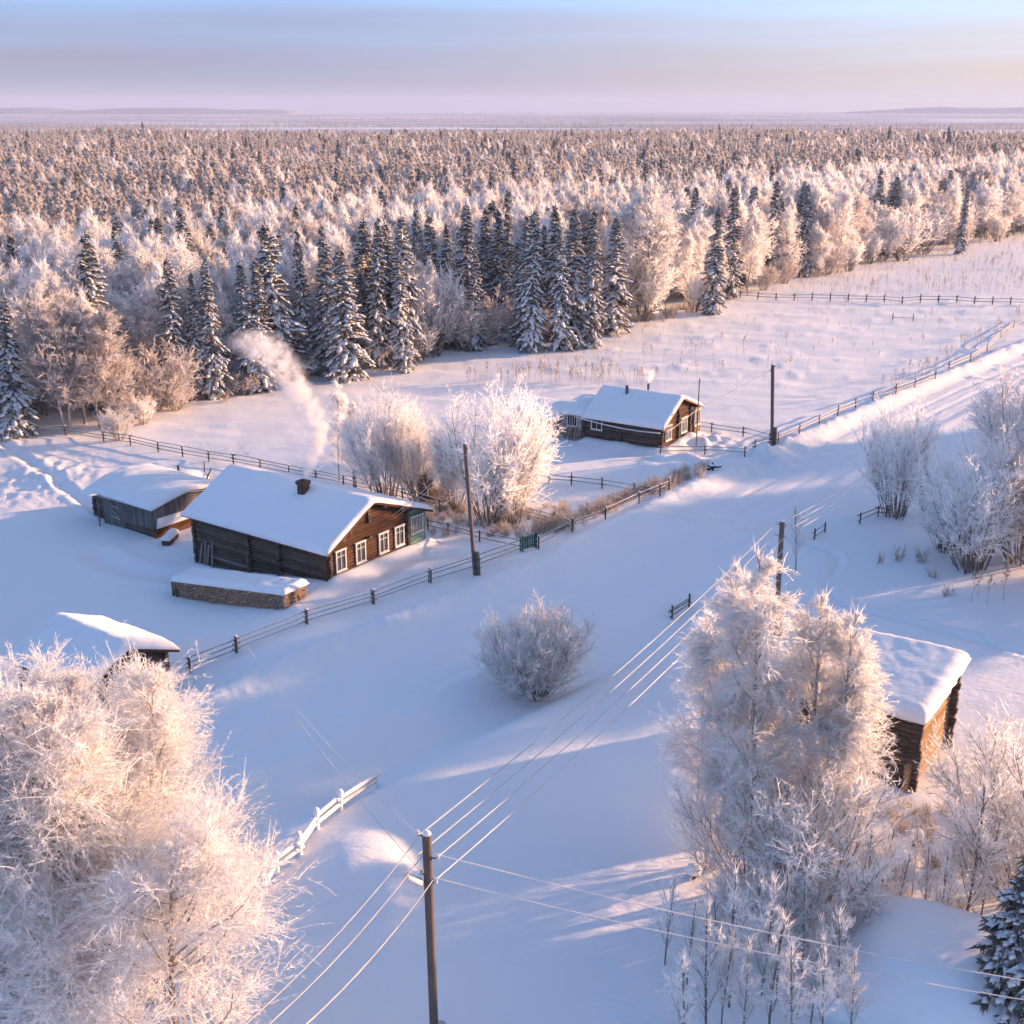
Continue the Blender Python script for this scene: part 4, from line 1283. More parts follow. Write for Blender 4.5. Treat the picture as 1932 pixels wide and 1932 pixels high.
# ---- firewood stack in front of it
def woodpile():
    a = GT(538, 1150); b = GT(326, 1122)
    o = thing('firewood_stack', 'long stack of split firewood under a thick snow cap beside the log house', 'firewood', (a[0], a[1], 0), 0)
    d = (b - a)[:2]; L = np.linalg.norm(d); u = d / L; n = np.array([u[1], -u[0]])
    if n[0] * 1 + n[1] * .2 < 0: n = -n                 # toward the house gable side
    wd = 2.0; rr = np.random.default_rng(9)
    zb = lambda t: float(a[2] + (b[2] - a[2]) * t / L) - .1
    zt = lambda t: zb(t) + 1.12
    # billets: those of the lit end are pieces of their own, the long face is one mass of small ends
    t_n = 0
    for k in range(10):
        y = 0
        while y < wd - .05:
            w = rr.uniform(.12, .26)
            p = a[:2] + n * (y + w / 2)
            z = zb(0) + .06 + k * .108
            q = p + u * rr.uniform(.35, .5)
            s = rr.uniform(-.07, .05)
            bar('billet', (p[0] - u[0] * s * 1 - a[0], p[1] - u[1] * s - a[1], z), (q[0] - a[0], q[1] - a[1], z + rr.uniform(-.015, .015)), w * .5, M['fire'], o, 6, .055)
            y += w
    Vs = []; 
    P0 = []; P1 = []; R = []
    for side in (0, 1):
        for k in range(10):
            t = .3
            while t < L - 0.1:
                w = rr.uniform(.09, .17)
                base = a[:2] + u * t + n * (0.0 if side == 0 else wd)
                s = rr.uniform(-.06, .06) if rr.random() < .85 else .16
                nn = n if side == 0 else -n
                p = base - nn * s; q = base + nn * .5
                z = zb(t) + .05 + k * .112 + rr.uniform(-.015, .015)
                P0.append((p[0] - a[0], p[1] - a[1], z)); P1.append((q[0] - a[0], q[1] - a[1], z)); R.append(w * .48)
                t += w
    P = np.stack([np.array(P0), np.array(P1)], 1)
    V, F = tubes(P, np.array(R), np.array(R), 5)
    # end caps
    caps = np.arange(len(P) * 2 * 5).reshape(len(P), 2, 5)[:, 0, ::-1]
    fo = obj('billet_face', npmesh('billet_face', V, [F, np.stack([caps[:, 0], caps[:, 1], caps[:, 2], caps[:, 3]], -1), np.stack([caps[:, 0], caps[:, 3], caps[:, 4]], -1)], M['fire']), o); fo['kind'] = 'stuff'
    c0 = np.array([*(a[:2] - a[:2] + n * -.12 - u * .1), zt(0)]); c1 = np.array([*(u * (L + .1) - n * .12), zt(L)])
    c2 = np.array([*(u * (L + .1) + n * (wd + .12)), zt(L) + .1]); c3 = np.array([*(n * (wd + .12) - u * .1), zt(0) + .1])
    Pg = grid_quad(c0, c1, c2, c3, 60, 20)
    V, F = snow_sheet(Pg, (0, 0, 1), .36, .4, 5, .12, .35, 1.5)
    obj('snow_cap', npmesh('snow_cap', V, F, M['snow'], True), o)
    # dark posts at the left end
    for t in (L - .55, L - .2):
        p = u * t - n * .12
        bar('post', (p[0], p[1], zb(L) - .2), (p[0], p[1], zb(L) + 1.15), .07, M['log_dark'], o)
    return o


woodpile()


# ---- grey plank shed left of the house
def grey_shed():
    az = HA_AZ; p = GT(294, 1016)
    o = thing('plank_shed', 'sagging grey plank shed with log annex under drifted snow', 'shed', p, frame_of(None, az))
    L = 6.2; W = 6.3; hb = 2.35
    n = 30
    for k in range(n):
        y = L * (k + .5) / n
        top = hb + .12 * math.sin(k * .9) * .3 + (y / L) * .25
        z0 = -.25 if y > 3.5 else .62 + .25 * (1 - y / 3.5) * .4
        lean = .22 * (y / L)
        plank('board', (-.0 - lean * .2, y, z0 + RND.uniform(-.06, .06)), (-lean, y, top + RND.uniform(-.04, .05)), L / n * .93, .03, M['board_grey'], o, (0, 1, 0))
    log_wall(o, (.12, .15), (.12, 3.6), -.35, .8, .11, M['log_dark'], .05)
    plank('mended_board', (-.24, 4.9, 1.85), (-.24, 3.95, 1.75), .11, .03, M['bluegrey'], o); plank('mended_board', (-.22, 4.9, .95), (-.22, 3.9, .8), .07, .03, M['bluegrey'], o); plank('mended_board', (-.22, 4.75, 1.45), (-.22, 4.0, .82), .07, .03, M['bluegrey'], o)
    # right end: logs below, boards above
    log_wall(o, (0, 0), (W, 0), -.35, .85, .12, M['log_brown'], .1)
    for k in range(24):
        x = W * (k + .5) / 24
        plank('board', (x, -.03, .85), (x, -.03, 2.4 + .4 * math.sin(math.pi * x / W)), W / 24 * .94, .03, M['board_grey'], o, (1, 0, 0))
    # snow plastered on that end
    Pg = grid_quad((.1, -.1, .75), (W, -.1, .78), (W, -.06, 1.5), (.25, -.06, 1.55), 36, 10)
    V, F = snow_sheet(Pg, (0, -1, 0), .1, .3, 8, .03, .8, .6)
    obj('wall_snow', npmesh('wall_snow', V, F, M['snow'], True), o)
    log_wall(o, (W, 0), (W, L + 2), -.3, 2.1, .12, M['log_dark'], .1)
    # log annex at the far end
    log_wall(o, (.7, L + .25), (.7, L + 2.1), -.3, 1.75, .12, M['log_dark'], .15)
    log_wall(o, (.7, L + 2.1), (W, L + 2.1), -.3, 1.75, .12, M['log_dark'], .2)
    bar('door_post', (.35, L + .1, -.3), (.1, L - .05, 2.25), .07, M['log_dark'], o)
    bar('prop', (-.95, L - .55, -.5), (-.42, L + .0, 2.1), .055, M['rail'], o); bar('prop', (.5, L + 1.3, -.3), (.6, L + 1.7, 1.6), .05, M['rail'], o)
    # roof: low drifted snow
    ys = np.linspace(-.35, L + 2.5, 46); xs = np.linspace(-.45, W + .4, 34)
    Pg = np.empty((46, 34, 3)); Pg[..., 0] = xs[None]; Pg[..., 1] = ys[:, None]
    tx = (xs[None] + .45) / (W + .85)
    Pg[..., 2] = 2.42 + .6 * np.sin(np.pi * np.clip(tx * .92, 0, 1)) ** 1.2 + .18 * (ys[:, None] / L) - .55 * sstep(L - .2, L + 2.4, ys)[:, None] * (1 - tx)
    V, F = snow_sheet(Pg, (0, 0, 1), .32, .5, 12, .12, .4, 2.2)
    F = [f[:, ::-1] for f in F]
    obj('roof_snow', npmesh('roof_snow', V, F, M['snow'], True), o)
    for k in range(17):
        y = -.3 + (L + .5) * (k + .5) / 17
        plank('roof_board', (-.4, y, 2.38), (W * .5, y, 2.95), .36, .03, M['board_grey'], o, (0, 1, 0)); plank('roof_board', (W * .5, y, 2.95), (W + .4, y, 2.42), .36, .03, M['board_grey'], o, (0, 1, 0))
    return o


SHED = grey_shed()
# trough in front of it
p = GT(322, 1022)
t = thing('feed_trough', 'brown wooden trough heaped with snow beside the plank shed', 'trough', p, frame_of(None, HA_AZ) + .5)
plank('side_board', (-.9, -.3, .2), (.9, -.3, .3), .42, .04, M['redbrown'], t); plank('side_board', (-.9, .3, .2), (.9, .3, .3), .42, .04, M['redbrown'], t)
plank('end_board', (-.9, -.3, .2), (-.9, .3, .2), .42, .04, M['redbrown'], t); plank('end_board', (.9, -.3, .3), (.9, .3, .3), .42, .04, M['redbrown'], t); plank('bottom_board', (-.9, 0, .05), (.9, 0, .12), .6, .04, M['redbrown'], t, (0, 1, 0))
V, F = snow_sheet(grid_quad((-1, -.38, .42), (1, -.38, .5), (1, .38, .5), (-1, .38, .42), 18, 10), (0, 0, 1), .3, .3, 4, .05)
obj('snow_heap', npmesh('snow_heap', V, F, M['snow'], True), t)
# snow covered cellar mound with two stakes behind the shed
p = GT(346, 905)
ms = tag(obj('cellar_mound', None), 'low snow covered cellar roof with dark stakes between shed and house', 'mound'); ms.location = tuple(p); ms.rotation_euler = (0, 0, frame_of(None, HA_AZ))
gx, gy = np.meshgrid(np.linspace(-2.6, 2.6, 22), np.linspace(-2, 2, 18), indexing='ij')
zz = 1.0 * np.clip(1 - (gx / 2.6) ** 2, 0, 1) ** .6 * np.clip(1 - (gy / 2.0) ** 2, 0, 1) ** .6 - .25
idx = np.arange(22 * 18).reshape(22, 18)
obj('snow_cap', npmesh('mound', np.stack([gx, gy, zz], -1).reshape(-1, 3), np.stack([idx[:-1, :-1], idx[1:, :-1], idx[1:, 1:], idx[:-1, 1:]], -1).reshape(-1, 4), M['snow'], True), ms)
bar('stake', (-.2, .3, .4), (-.2, .3, 1.35), .1, M['log_dark'], ms); bar('stake', (1.9, -.6, .2), (1.95, -.6, 1.3), .05, M['log_dark'], ms); bar('roof_edge', (1.1, -1.8, .1), (2.5, -.8, .55), .07, M['log_dark'], ms)


# ---- lower left cabin
def cabin():
    p = G(240, 1212, 2.3)
    az = HA_AZ
    ex = np.array([math.sin(az), math.cos(az)]); ey = np.array([-ex[1], ex[0]])
    W, L, rise = 5.4, 5.6, 1.25
    org = p[:2] - ex * (W / 2) + ey * .5; zb = hz(org[0], org[1]) - .2
    za = 2.3 - zb - .35
    o = thing('log_cabin', 'small log cabin buried in snow behind the big frosted birch', 'cabin', (org[0], org[1], zb), frame_of(None, az))
    ze = za - rise
    log_wall(o, (0, 0), (0, L), -.2, ze + .25, .12, M['log_dark'], .22); log_wall(o, (W, 0), (W, L), -.2, ze + .25, .12, M['log_dark'], .22)
    log_wall(o, (0, L), (W, L), -.2, ze + .25, .12, M['log_dark'], .22, .11)
    def cut(z):
        if z < ze + .2: return (-.24, W + .24)
        e = (z - ze) / rise * (W / 2 + .4) - .3
        return (e, W - e) if W - 2 * e > .4 else None
    log_wall(o, (0, 0), (W, 0), -.2, za - .15, .12, M['log_dark'], cut=cut, shift=.11)
    stubs(o, (W / 2, 0), (0, -1), ze + .6, za - .2, .11, M['log_dark'], .25)
    gable_roof(o, -.55, ze - .05, W + .55, ze - .05, W / 2, za, -.7, L + .6, .5, 21, over=.12, lump=.25, edge=.55)
    for s in (-.55, W + .55): plank('verge_board', (s, -.69, ze - .1), (W / 2, -.69, za - .05), .16, .04, M['log_brown'], o)
    return o


cabin()


# ---- far house in the field
def far_house():
    az = math.radians(33); org = np.array([13.63, 106.57])
    o = thing('log_house', 'low log house with two stove pipes and grey porch annex in the open field', 'house', (*org, 0), frame_of(None, az))
    W, L, zt, r = 6.4, 8.0, 2.6, .135
    xa, za, xr, zr = 3.4, 4.5, 8.1, 2.75
    log_wall(o, (0, 0), (0, L), .25, zt, r, M['log_dark'], .26); log_wall(o, (W, 0), (W, L), .2, 3.1, r, M['log_dark'], .26); log_wall(o, (0, L), (W, L), .2, zt, r, M['log_dark'], .2, r)
    def cut(z):
        lo = (-.26 if z < zt - .1 else (z - zt) / (za - zt) * xa + .1)
        hi = W + .26 if z < 3.0 else min(W, xa + (za - z) / (za - zr) * (xr - xa) - .1)
        return (lo, hi) if hi - lo > .4 else None
    log_wall(o, (0, 0), (W, 0), .3, za - .15, r, M['log_brown'], cut=cut, shift=r * .9)
    for x in (3.35, 5.95): stubs(o, (x, 0), (0, -1), .3, min(za, 3.3), r, M['log_dark'], .34)
    stubs(o, (3.3, 0), (0, -1), 3.3, za - .3, r * .9, M['log_dark'], .28)
    plank('stone_base', (-.05, -.1, .1), (-.05, L, .1), .55, .3, M['bluegrey'], o)
    plank('wall_post', (-.17, 4.0, .3), (-.17, 4.0, 2.5), .14, .12, M['log_dark'], o, (0, 1, 0))
    window(o, (1.25, -.14, 1.55), 1.3, 1.35, (1, 0), (0, -1), 4, True, .09)
    window(o, (4.6, -.14, 1.6), 1.3, 1.4, (1, 0), (0, -1), 4, True, .09)
    window(o, (-.15, 6.6, 1.85), 1.2, 1.25, (0, -1), (-1, 0), 2, False, .09)
    # plank porch at the right end of the gable
    pw = obj('plank_porch', None, o)
    for k in range(15):
        z = .15 + k * .19
        if 1.15 < z < 2.6:
            plank('board', (W + .25, -.35, z), (W + .45, -.35, z), .18, .04, M['log_grey'], pw); plank('board', (7.7, -.35, z), (7.95, -.35, z), .18, .04, M['log_grey'], pw)
        else: plank('board', (W + .25, -.35, z), (7.95, -.35, z), .18, .04, M['log_grey'], pw)
        plank('board', (7.95, -.33, z), (7.95, 2, z), .18, .04, M['log_grey'], pw)
    window(o, (7.07, -.36, 1.85), 1.2, 1.45, (1, 0), (0, -1), 4, False, .07, 'white', 0)
    gable_roof(o, -.65, 2.28, xr, zr, xa, za, -.6, L + .1, .27, 33, over=.06, lump=.12)
    plank('verge_board', (-.62, -.58, 2.22), (xa, -.58, za - .06), .14, .04, M['log_grey'], o); plank('verge_board', (xa, -.58, za - .06), (xr, -.58, zr - .05), .14, .04, M['log_grey'], o)
    bar('gable_pole', (-.3, -.75, 1.95), (W + 1.2, -.75, 3.05), .04, M['rail_snowy'], o)
    # grey annex and low roof behind
    an = obj('grey_annex', None, o)
    for k in range(12):
        z = .15 + k * .19
        if 1.2 < z < 2.2:
            plank('board', (-.15, L + .28, z), (-.15, L + .75, z), .185, .05, M['bluegrey'], an); plank('board', (-.15, L + 1.75, z), (-.15, L + 2.6, z), .185, .05, M['bluegrey'], an)
        else: plank('board', (-.15, L + .28, z), (-.15, L + 2.6, z), .185, .05, M['bluegrey'], an)
    window(o, (-.19, L + 1.25, 1.75), 1.1, 1.05, (0, -1), (-1, 0), 4, False, .07, 'white', 0)
    log_wall(o, (0, L + 2.6), (W, L + 2.6), .1, 2.4, r, M['log_dark'], .1)
    V, F = snow_sheet(grid_quad((-.55, L - .1, 2.42), (-.55, L + 3.4, 2.32), (5.5, L + 3.4, 2.75), (5.5, L - .1, 3.2), 24, 24), (0, 0, 1), .33, .4, 17, .1, .3)
    obj('annex_snow', npmesh('annex_snow', V, [f[:, ::-1] for f in F], M['snow'], True), o)
    plank('annex_roof', (-.5, L + 1.65, 2.36), (5.4, L + 1.65, 2.95), 3.4, .06, M['board_grey'], o, (0, 1, 0))
    # porch: door, awning, steps
    plank('door', (-.95, L + 3.35, .2), (-.95, L + 3.35, 2.0), 1.15, .05, M['door'], o, (0, 1, 0))
    plank('porch_wall', (-.95, L + 2.75, 1.1), (.2, L + 2.75, 1.1), 1.9, .05, M['bluegrey'], o); plank('porch_wall', (-.95, L + 3.98, 1.1), (.2, L + 3.98, 1.1), 1.9, .05, M['log_grey'], o)
    plank('awning', (-1.7, L + 3.35, 1.92), (.2, L + 3.35, 2.35), 2.0, .05, M['redbrown'], o, (0, 1, 0))
    V, F = snow_sheet(grid_quad((-1.75, L + 2.3, 1.95), (-1.75, L + 4.4, 1.95), (.2, L + 4.4, 2.38), (.2, L + 2.3, 2.38), 16, 14), (0, 0, 1), .2, .25, 19, .06)
    obj('awning_snow', npmesh('awning_snow', V, [f[:, ::-1] for f in F], M['snow'], True), o)
    for k in range(3): plank('step', (-1.1 - .32 * (k + 1), L + 2.7, .42 - .15 * k), (-1.1 - .32 * (k + 1), L + 4.1, .42 - .15 * k), .3, .08, M['board_grey'], o, (1, 0, 0))
    # stove pipes
    bar('stove_pipe', (2.7, 5.0, 3.9), (2.7, 5.0, 5.15), .15, M['metal'], o, 12); bar('stove_pipe', (4.4, 3.6, 4.0), (4.4, 3.6, 5.2), .13, M['metal'], o, 12)
    bar('pipe_collar', (2.7, 5.0, 4.2), (2.7, 5.0, 4.34), .26, M['metal'], o, 12)
    return o


FAR = far_house()
FO = frame_of(None, math.radians(33))
p = local_to_world(FAR, (1.6, 14.2, 0)); p[2] = hz(p[0], p[1]) - .1
t = thing('board_shed', 'low red brown board shed with flat snow roof behind the far house porch', 'shed', p, FO)
for k in range(22):
    y = -2.2 + 4.4 * (k + .5) / 22
    plank('board', (-1.6, y, 0), (-1.6, y, 2.05), .19, .03, M['redbrown'], t, (0, 1, 0))
for k in range(16):
    x = -1.6 + 3.4 * (k + .5) / 16
    plank('board', (x, -2.2, 0), (x, -2.2, 2.2), .2, .03, M['redbrown'], t, (1, 0, 0)); plank('board', (x, 2.2, 0), (x, 2.2, 2.2), .2, .03, M['redbrown'], t, (1, 0, 0))
plank('roof_deck', (-1.9, 0, 2.1), (1.9, 0, 2.35), 4.9, .06, M['board_grey'], t, (0, 1, 0))
V, F = snow_sheet(grid_quad((-2, -2.55, 2.14), (-2, 2.55, 2.14), (2, 2.55, 2.4), (2, -2.55, 2.4), 26, 18), (0, 0, 1), .36, .4, 23, .1)
obj('roof_snow', npmesh('roof_snow', V, [f[:, ::-1] for f in F], M['snow'], True), t)
p = local_to_world(FAR, (-2.0, 12.9, 0)); p[2] = hz(p[0], p[1])
t = thing('ladder', 'wooden ladder leaning beside the porch of the far house', 'ladder', p, FO)
for y in (-.22, .22): bar('side_rail', (-.3, y, -.1), (.7, y, 2.1), .035, M['rail'], t)
for k in range(6): bar('rung', (-.3 + k * .16 + .1, -.22, .12 + k * .35), (-.3 + k * .16 + .1, .22, .12 + k * .35), .025, M['rail'], t)
p = local_to_world(FAR, (-.55, 8.9, 0)); p[2] = hz(p[0], p[1]) - .1
t = thing('leaning_boards', 'bundle of weathered boards propped on the grey annex of the far house', 'boards', p, FO)
for k in range(9): plank('board', (-.35 - .1 * (k % 3), -.6 + k * .16, 0), (.2, -.65 + k * .17, 1.1 + .35 * ((k * 7) % 5) / 5), .11, .03, M['log_grey'] if k % 2 else M['board_grey'], t, (0, 1, 0))
p = local_to_world(FAR, (3.3, -2.1, 0)); p[2] = hz(p[0], p[1])
t = thing('antenna_pole', 'thin bare pole standing before the gable of the far house', 'pole', p, 0)
bar('shaft', (0, 0, -.3), (.02, 0, 6.4), .05, M['rail'], t); bar('crossbar', (-.25, 0, 6.1), (.25, 0, 6.2), .02, M['rail'], t)


# ---- log barn in the right foreground
def barn():
    a = G(1710, 1494); az = math.radians(36.5)
    zb = hz(a[0], a[1]) - .3
    o = thing('log_barn', 'tall old log barn with sunlit golden end wall and thick rounded snow roof', 'barn', (a[0], a[1], 0), frame_of(None, az))
    W, L, r = 5.2, 6.0, .14
    zl, zr = 3.85, 4.55                                # the roof rises to the far side
    log_wall(o, (0, 0), (0, L), -.4, zl, r, M['log_dark'], .42); log_wall(o, (W, 0), (W, L), -.4, zr, r, M['log_dark'], .42); log_wall(o, (0, L), (W, L), -.4, zl, r, M['log_dark'], .4, r)
    def cut(z):
        if z < zl - .05: return (-.05, W + .05) if z > 1.6 else (-.35, W + .4)
        e = (z - zl) / (zr - zl) * W
        return (e, W + .05) if W - e > .4 else None
    log_wall(o, (0, 0), (W, 0), -.4, zr, r, M['log_grey'], cut=cut, shift=r * .9)
    stubs(o, (W + .02, -.02), (0, -1), -.4, zr, r * 1.05, M['log_dark'], .42); stubs(o, (0, .02), (0, -1), 2.2, zl, r * 1.05, M['log_dark'], .42)
    n = 22
    for k in range(n):
        y = -.55 + (L + 1.15) * (k + .5) / n
        plank('roof_board', (-.5, y, zl + .0 - .03 * k / n), (W + .55, y, zr + .1 - .35 * k / n), (L + 1.15) / n * .97, .05, M['log_dark'], o, (0, 1, 0))
    Pg = grid_quad((-.55, -.6, zl + .05), (W + .6, -.6, zr + .16), (W + .6, L + .7, zr - .2), (-.55, L + .7, zl + .02), 56, 60)
    V, F = snow_sheet(Pg, (0, 0, 1), .58, .55, 41, .2, .10, 1.6)
    obj('roof_snow', npmesh('roof_snow', V, F, M['snow'], True), o)
    return o


BARN = barn()
# low outbuilding almost drowned in snow, bottom right
p = GT(1790, 1900)
t = thing('buried_shed', 'low snow drowned shed roof among the saplings and spruce', 'shed', (p[0], p[1], 0), frame_of(None, math.radians(30)))
for (a, b) in (((-1.9, -2.6), (-1.9, 3.4)), ((-1.9, 3.4), (3.2, 3.4)), ((3.2, -2.6), (3.2, 3.4)), ((-1.9, -2.6), (3.2, -2.6))):
    log_wall(t, a, b, -.3, .8, .13, M['log_dark'], .1)
ys = np.linspace(-3.4, 4.1, 44); xs = np.linspace(-2.8, 4.2, 40)
Pg = np.empty((44, 40, 3)); Pg[..., 0] = xs[None]; Pg[..., 1] = ys[:, None]; Pg[..., 2] = .0 + 1.75 * (1 - np.abs((xs - .7) / 3.5)[None] ** 3.5) * (1 - np.abs((ys - .35) / 3.75)[:, None] ** 3.5)
V, F = snow_sheet(Pg, (0, 0, 1), .7, 1.0, 51, .25, .25, 2.0)
obj('roof_snow', npmesh('roof_snow', V, [f[:, ::-1] for f in F], M['snow'], True), t)
# ------------------------------------------------------------------ fences
def fence(name, label, px, hs, mat='rail', post_h=1.05, pr=.06, rr=.04, paired=False, snowcap=False, group=None, broken=None, extra=0.0, mode='px'):
    """post-and-rail fence through the surveyed foot points; hs = rail heights"""
    pts = [GT(*q) for q in px] if mode == 'px' else [np.array([q[0], q[1], hz(q[0], q[1])]) for q in px]
    o = thing(name, label, 'fence', pts[0], 0, group)
    o0 = pts[0]
    for i, q in enumerate(pts):
        q = q - o0
        hh = post_h * RND.uniform(.93, 1.1); tx, ty = RND.uniform(-.04, .04), RND.uniform(-.04, .04)
        bar('post', (q[0], q[1], q[2] - .4), (q[0] + tx, q[1] + ty, q[2] + hh), pr, M['log_dark' if mat == 'rail' else mat], o)
        if paired:
            d = pts[min(i + 1, len(pts) - 1)] - pts[max(i - 1, 0)]; d = d / (np.linalg.norm(d) + 1e-6)
            bar('post', (q[0] - d[1] * .22, q[1] + d[0] * .22, q[2] - .4), (q[0] - d[1] * .2 + tx, q[1] + d[0] * .2, q[2] + hh * .94), pr * .9, M['log_dark'], o)
        if snowcap:
            s = obj('snow_cap', CAPM, o, (q[0] + tx, q[1] + ty, q[2] + hh - .02), RND.random() * 6, (pr * 1.5, pr * 1.5, pr * 1.7))
    for i in range(len(pts) - 1):
        if broken and i in broken: continue
        a, b = pts[i] - o0, pts[i + 1] - o0
        d = (b - a); d = d / np.linalg.norm(d)
        for k, h in enumerate(hs):
            j = [RND.uniform(-.05, .05) for _ in range(4)]
            off = (.09 if (i + k) % 2 else .02)
            bar('rail', (a[0] - d[0] * .25 - d[1] * off, a[1] - d[1] * .25 + d[0] * off, a[2] + h + j[0]), (b[0] + d[0] * .25 - d[1] * off, b[1] + d[1] * .25 + d[0] * off, b[2] + h + j[1]), rr * RND.uniform(.85, 1.2), M[mat], o, 6)
    return o


# rounded snow cap, shared by all posts
cv = []; cf = []
for i in range(5):
    a = i / 4 * math.pi / 2
    for k in range(8):
        b = 2 * math.pi * k / 8; cv.append((math.cos(a) * math.cos(b), math.cos(a) * math.sin(b), math.sin(a)))
for i in range(4):
    for k in range(8): cf.append((i * 8 + k, i * 8 + (k + 1) % 8, (i + 1) * 8 + (k + 1) % 8, (i + 1) * 8 + k))
CAPM = npmesh('snow_cap', np.array(cv), np.array(cf), M['snow'], True)

fence('rail_fence', 'three rail wooden fence between the road and the log house yard', [(360, 1268), (447, 1232), (580, 1178), (706, 1140), (813, 1100), (900, 1072), (986, 1040)], (.28, .58, .9), paired=True, snowcap=True)
fence('rail_fence', 'two rail fence along the road from the green gate past the frosted shrubs', [(1016, 1036), (1080, 1004), (1142, 980), (1206, 950), (1262, 925)], (.45, .82), snowcap=True, mat='rail')
fence('rail_fence', 'long rail fence crossing the snow behind the plank shed to the forest', [(62, 824), (125, 822), (196, 834), (247, 841), (299, 853), (345, 862), (394, 870), (441, 878), (491, 887), (546, 898), (596, 908), (648, 918), (700, 930), (760, 945), (830, 966)], (.35, .68, 1.0), snowcap=True)
fence('rail_fence', 'two rail fence joining the green porch to the green gate', [(808, 1000), (846, 1009), (905, 1022), (985, 1040)], (.35, .75), post_h=.9)
fence('rail_fence', 'short garden fence under the frosted shrubs meeting the roadside rails', [(975, 972), (1046, 990), (1080, 1004)], (.25, .5, .8))
fence('rail_fence', 'two rail fence in front of the far house yard with snow capped posts', [(1035, 912), (1078, 916), (1136, 922), (1196, 932), (1245, 936)], (.4, .75), snowcap=True)
fence('rail_fence', 'rail fence running from the far house to the roadside pole', [(1318, 812), (1342, 816), (1402, 824), (1452, 836)], (.45, .85), post_h=1.05)
fence('rail_fence', 'low rail fence before the sunlit gable of the far house', [(1246, 856), (1330, 858), (1405, 862)], (.45, .8), post_h=.9)
fence('rail_fence', 'snow topped roadside fence ending at the wooden pole by the far house', [(1424, 850), (1468, 836), (1508, 818), (1545, 801), (1580, 785), (1614, 770)], (.4, .75), mat='rail_snowy', rr=.07)
fence('rail_fence', 'snow topped roadside fence with dry weeds, beyond the gap', [(1646, 757), (1690, 743), (1726, 730), (1764, 715)], (.4, .75), mat='rail_snowy', rr=.07)
fence('rail_fence', 'farthest roadside fence stretch overgrown with frosted weeds', [(1790, 702), (1830, 682), (1862, 662), (1888, 636), (1912, 618), (1945, 603)], (.4, .75), mat='rail_snowy', rr=.06)
fence('rail_fence', 'distant field fence running out from the forest edge', [(1396, 562)] + [(1396 + 34 * k, 562 + 14 * (k / 16) ** .7) for k in range(1, 18)], (.5, .95), rr=.05, pr=.09, post_h=1.25)
fence('fence_fragment', 'short broken fence piece standing alone in the far field', [(1684, 603), (1722, 606)], (.5,), rr=.04)
fence('fence_fragment', 'collapsed dark fence piece on the road bank beside the frosted birches', [(1268, 1168), (1300, 1146)], (.25, .5, .7), rr=.06, post_h=.95)
fence('fence_fragment', 'broken fence corner by the tree next to the braced pole', [(1622, 988), (1656, 974), (1672, 975)], (.35, .7), rr=.05, post_h=.9)
fence('fence_fragment', 'tumbled grey fence remnant beside the footpath', [(1536, 1018), (1556, 1004)], (.25, .55), rr=.05, post_h=.8)
fence('buried_fence', 'half buried fence thickly plastered with snow by the large birch', [(482, 1745), (500, 1690), (522, 1648), (566, 1612), (598, 1565), (642, 1530), (712, 1485)], (.3, .62), mat='rail_plaster', rr=.11, pr=.12, post_h=.85, snowcap=True)

# green picket gate in the roadside fence
p = GT(1000, 1040); q = GT(1014, 1036)
gaz = math.atan2(q[1] - p[1], q[0] - p[0])
t = thing('picket_gate', 'teal green picket gate in the roadside fence', 'gate', GT(986, 1041), gaz)
for k in range(7): plank('picket', (.12 + .15 * k, 0, .15), (.12 + .15 * k, 0, 1.12), .11, .03, M['teal'], t, (1, 0, 0))
for z in (.35, .9): plank('crossbar', (.05, .04, z), (1.12, .04, z), .08, .04, M['teal'], t)
bar('gate_post', (0, 0, -.3), (0, 0, 1.25), .08, M['teal'], t); bar('gate_post', (1.18, 0, -.3), (1.18, 0, 1.25), .08, M['teal'], t)

# ------------------------------------------------------------------ utility poles and wires
INS = {}


def util_pole(label, base, top, r=.13, prop=True, arms=(), group=None, lamp=False, brace=None, stub=True):
    base = np.array(base); top = np.array(top)
    o = thing('utility_pole', label, 'pole', base, 0)
    d = top - base
    sh = bar('shaft', (0, 0, -.4), tuple(d), r, M['pole'], o, 12)
    if stub:
        bar('footing_post', (.24, -.05, -.5), (.24 + d[0] * .16, d[1] * .16 - .05, 1.75), r * 1.05, M['pole'], o, 10); bar('binding', (.1, -.03, 1.1), (.1, -.03, 1.2), r * 2.0, M['metal'], o, 12); bar('binding', (.1, -.03, .5), (.1, -.03, .6), r * 2.0, M['metal'], o, 12)
    for (dx, dy, dz) in arms:
        c = d + np.array([dx, dy, dz]); u = np.array([d[0] * (1 + dz / d[2]), d[1] * (1 + dz / d[2]), d[2] + dz])
        bar('hook', tuple(u), tuple(c), .025, M['metal'], o, 6); bar('insulator', tuple(c - [0, 0, .02]), tuple(c + [0, 0, .16]), .06, M['ceramic'], o, 8)
    obj('snow_cap', CAPM, o, tuple(d - [0, 0, .02]), 0, (r * 1.05, r * 1.05, r * .9))
    if lamp:
        u = d * .80
        bar('lamp_arm', tuple(u), tuple(u + lamp[0]), .03, M['metal'], o, 8)
        lp = bar('lamp_head', tuple(u + lamp[0]), tuple(u + lamp[0] + lamp[1]), .19, M['ceramic'], o, 12, .13)
    if brace is not None: bar('brace', tuple(brace), tuple(d * .72), r * .85, M['pole'], o, 10)
    return o


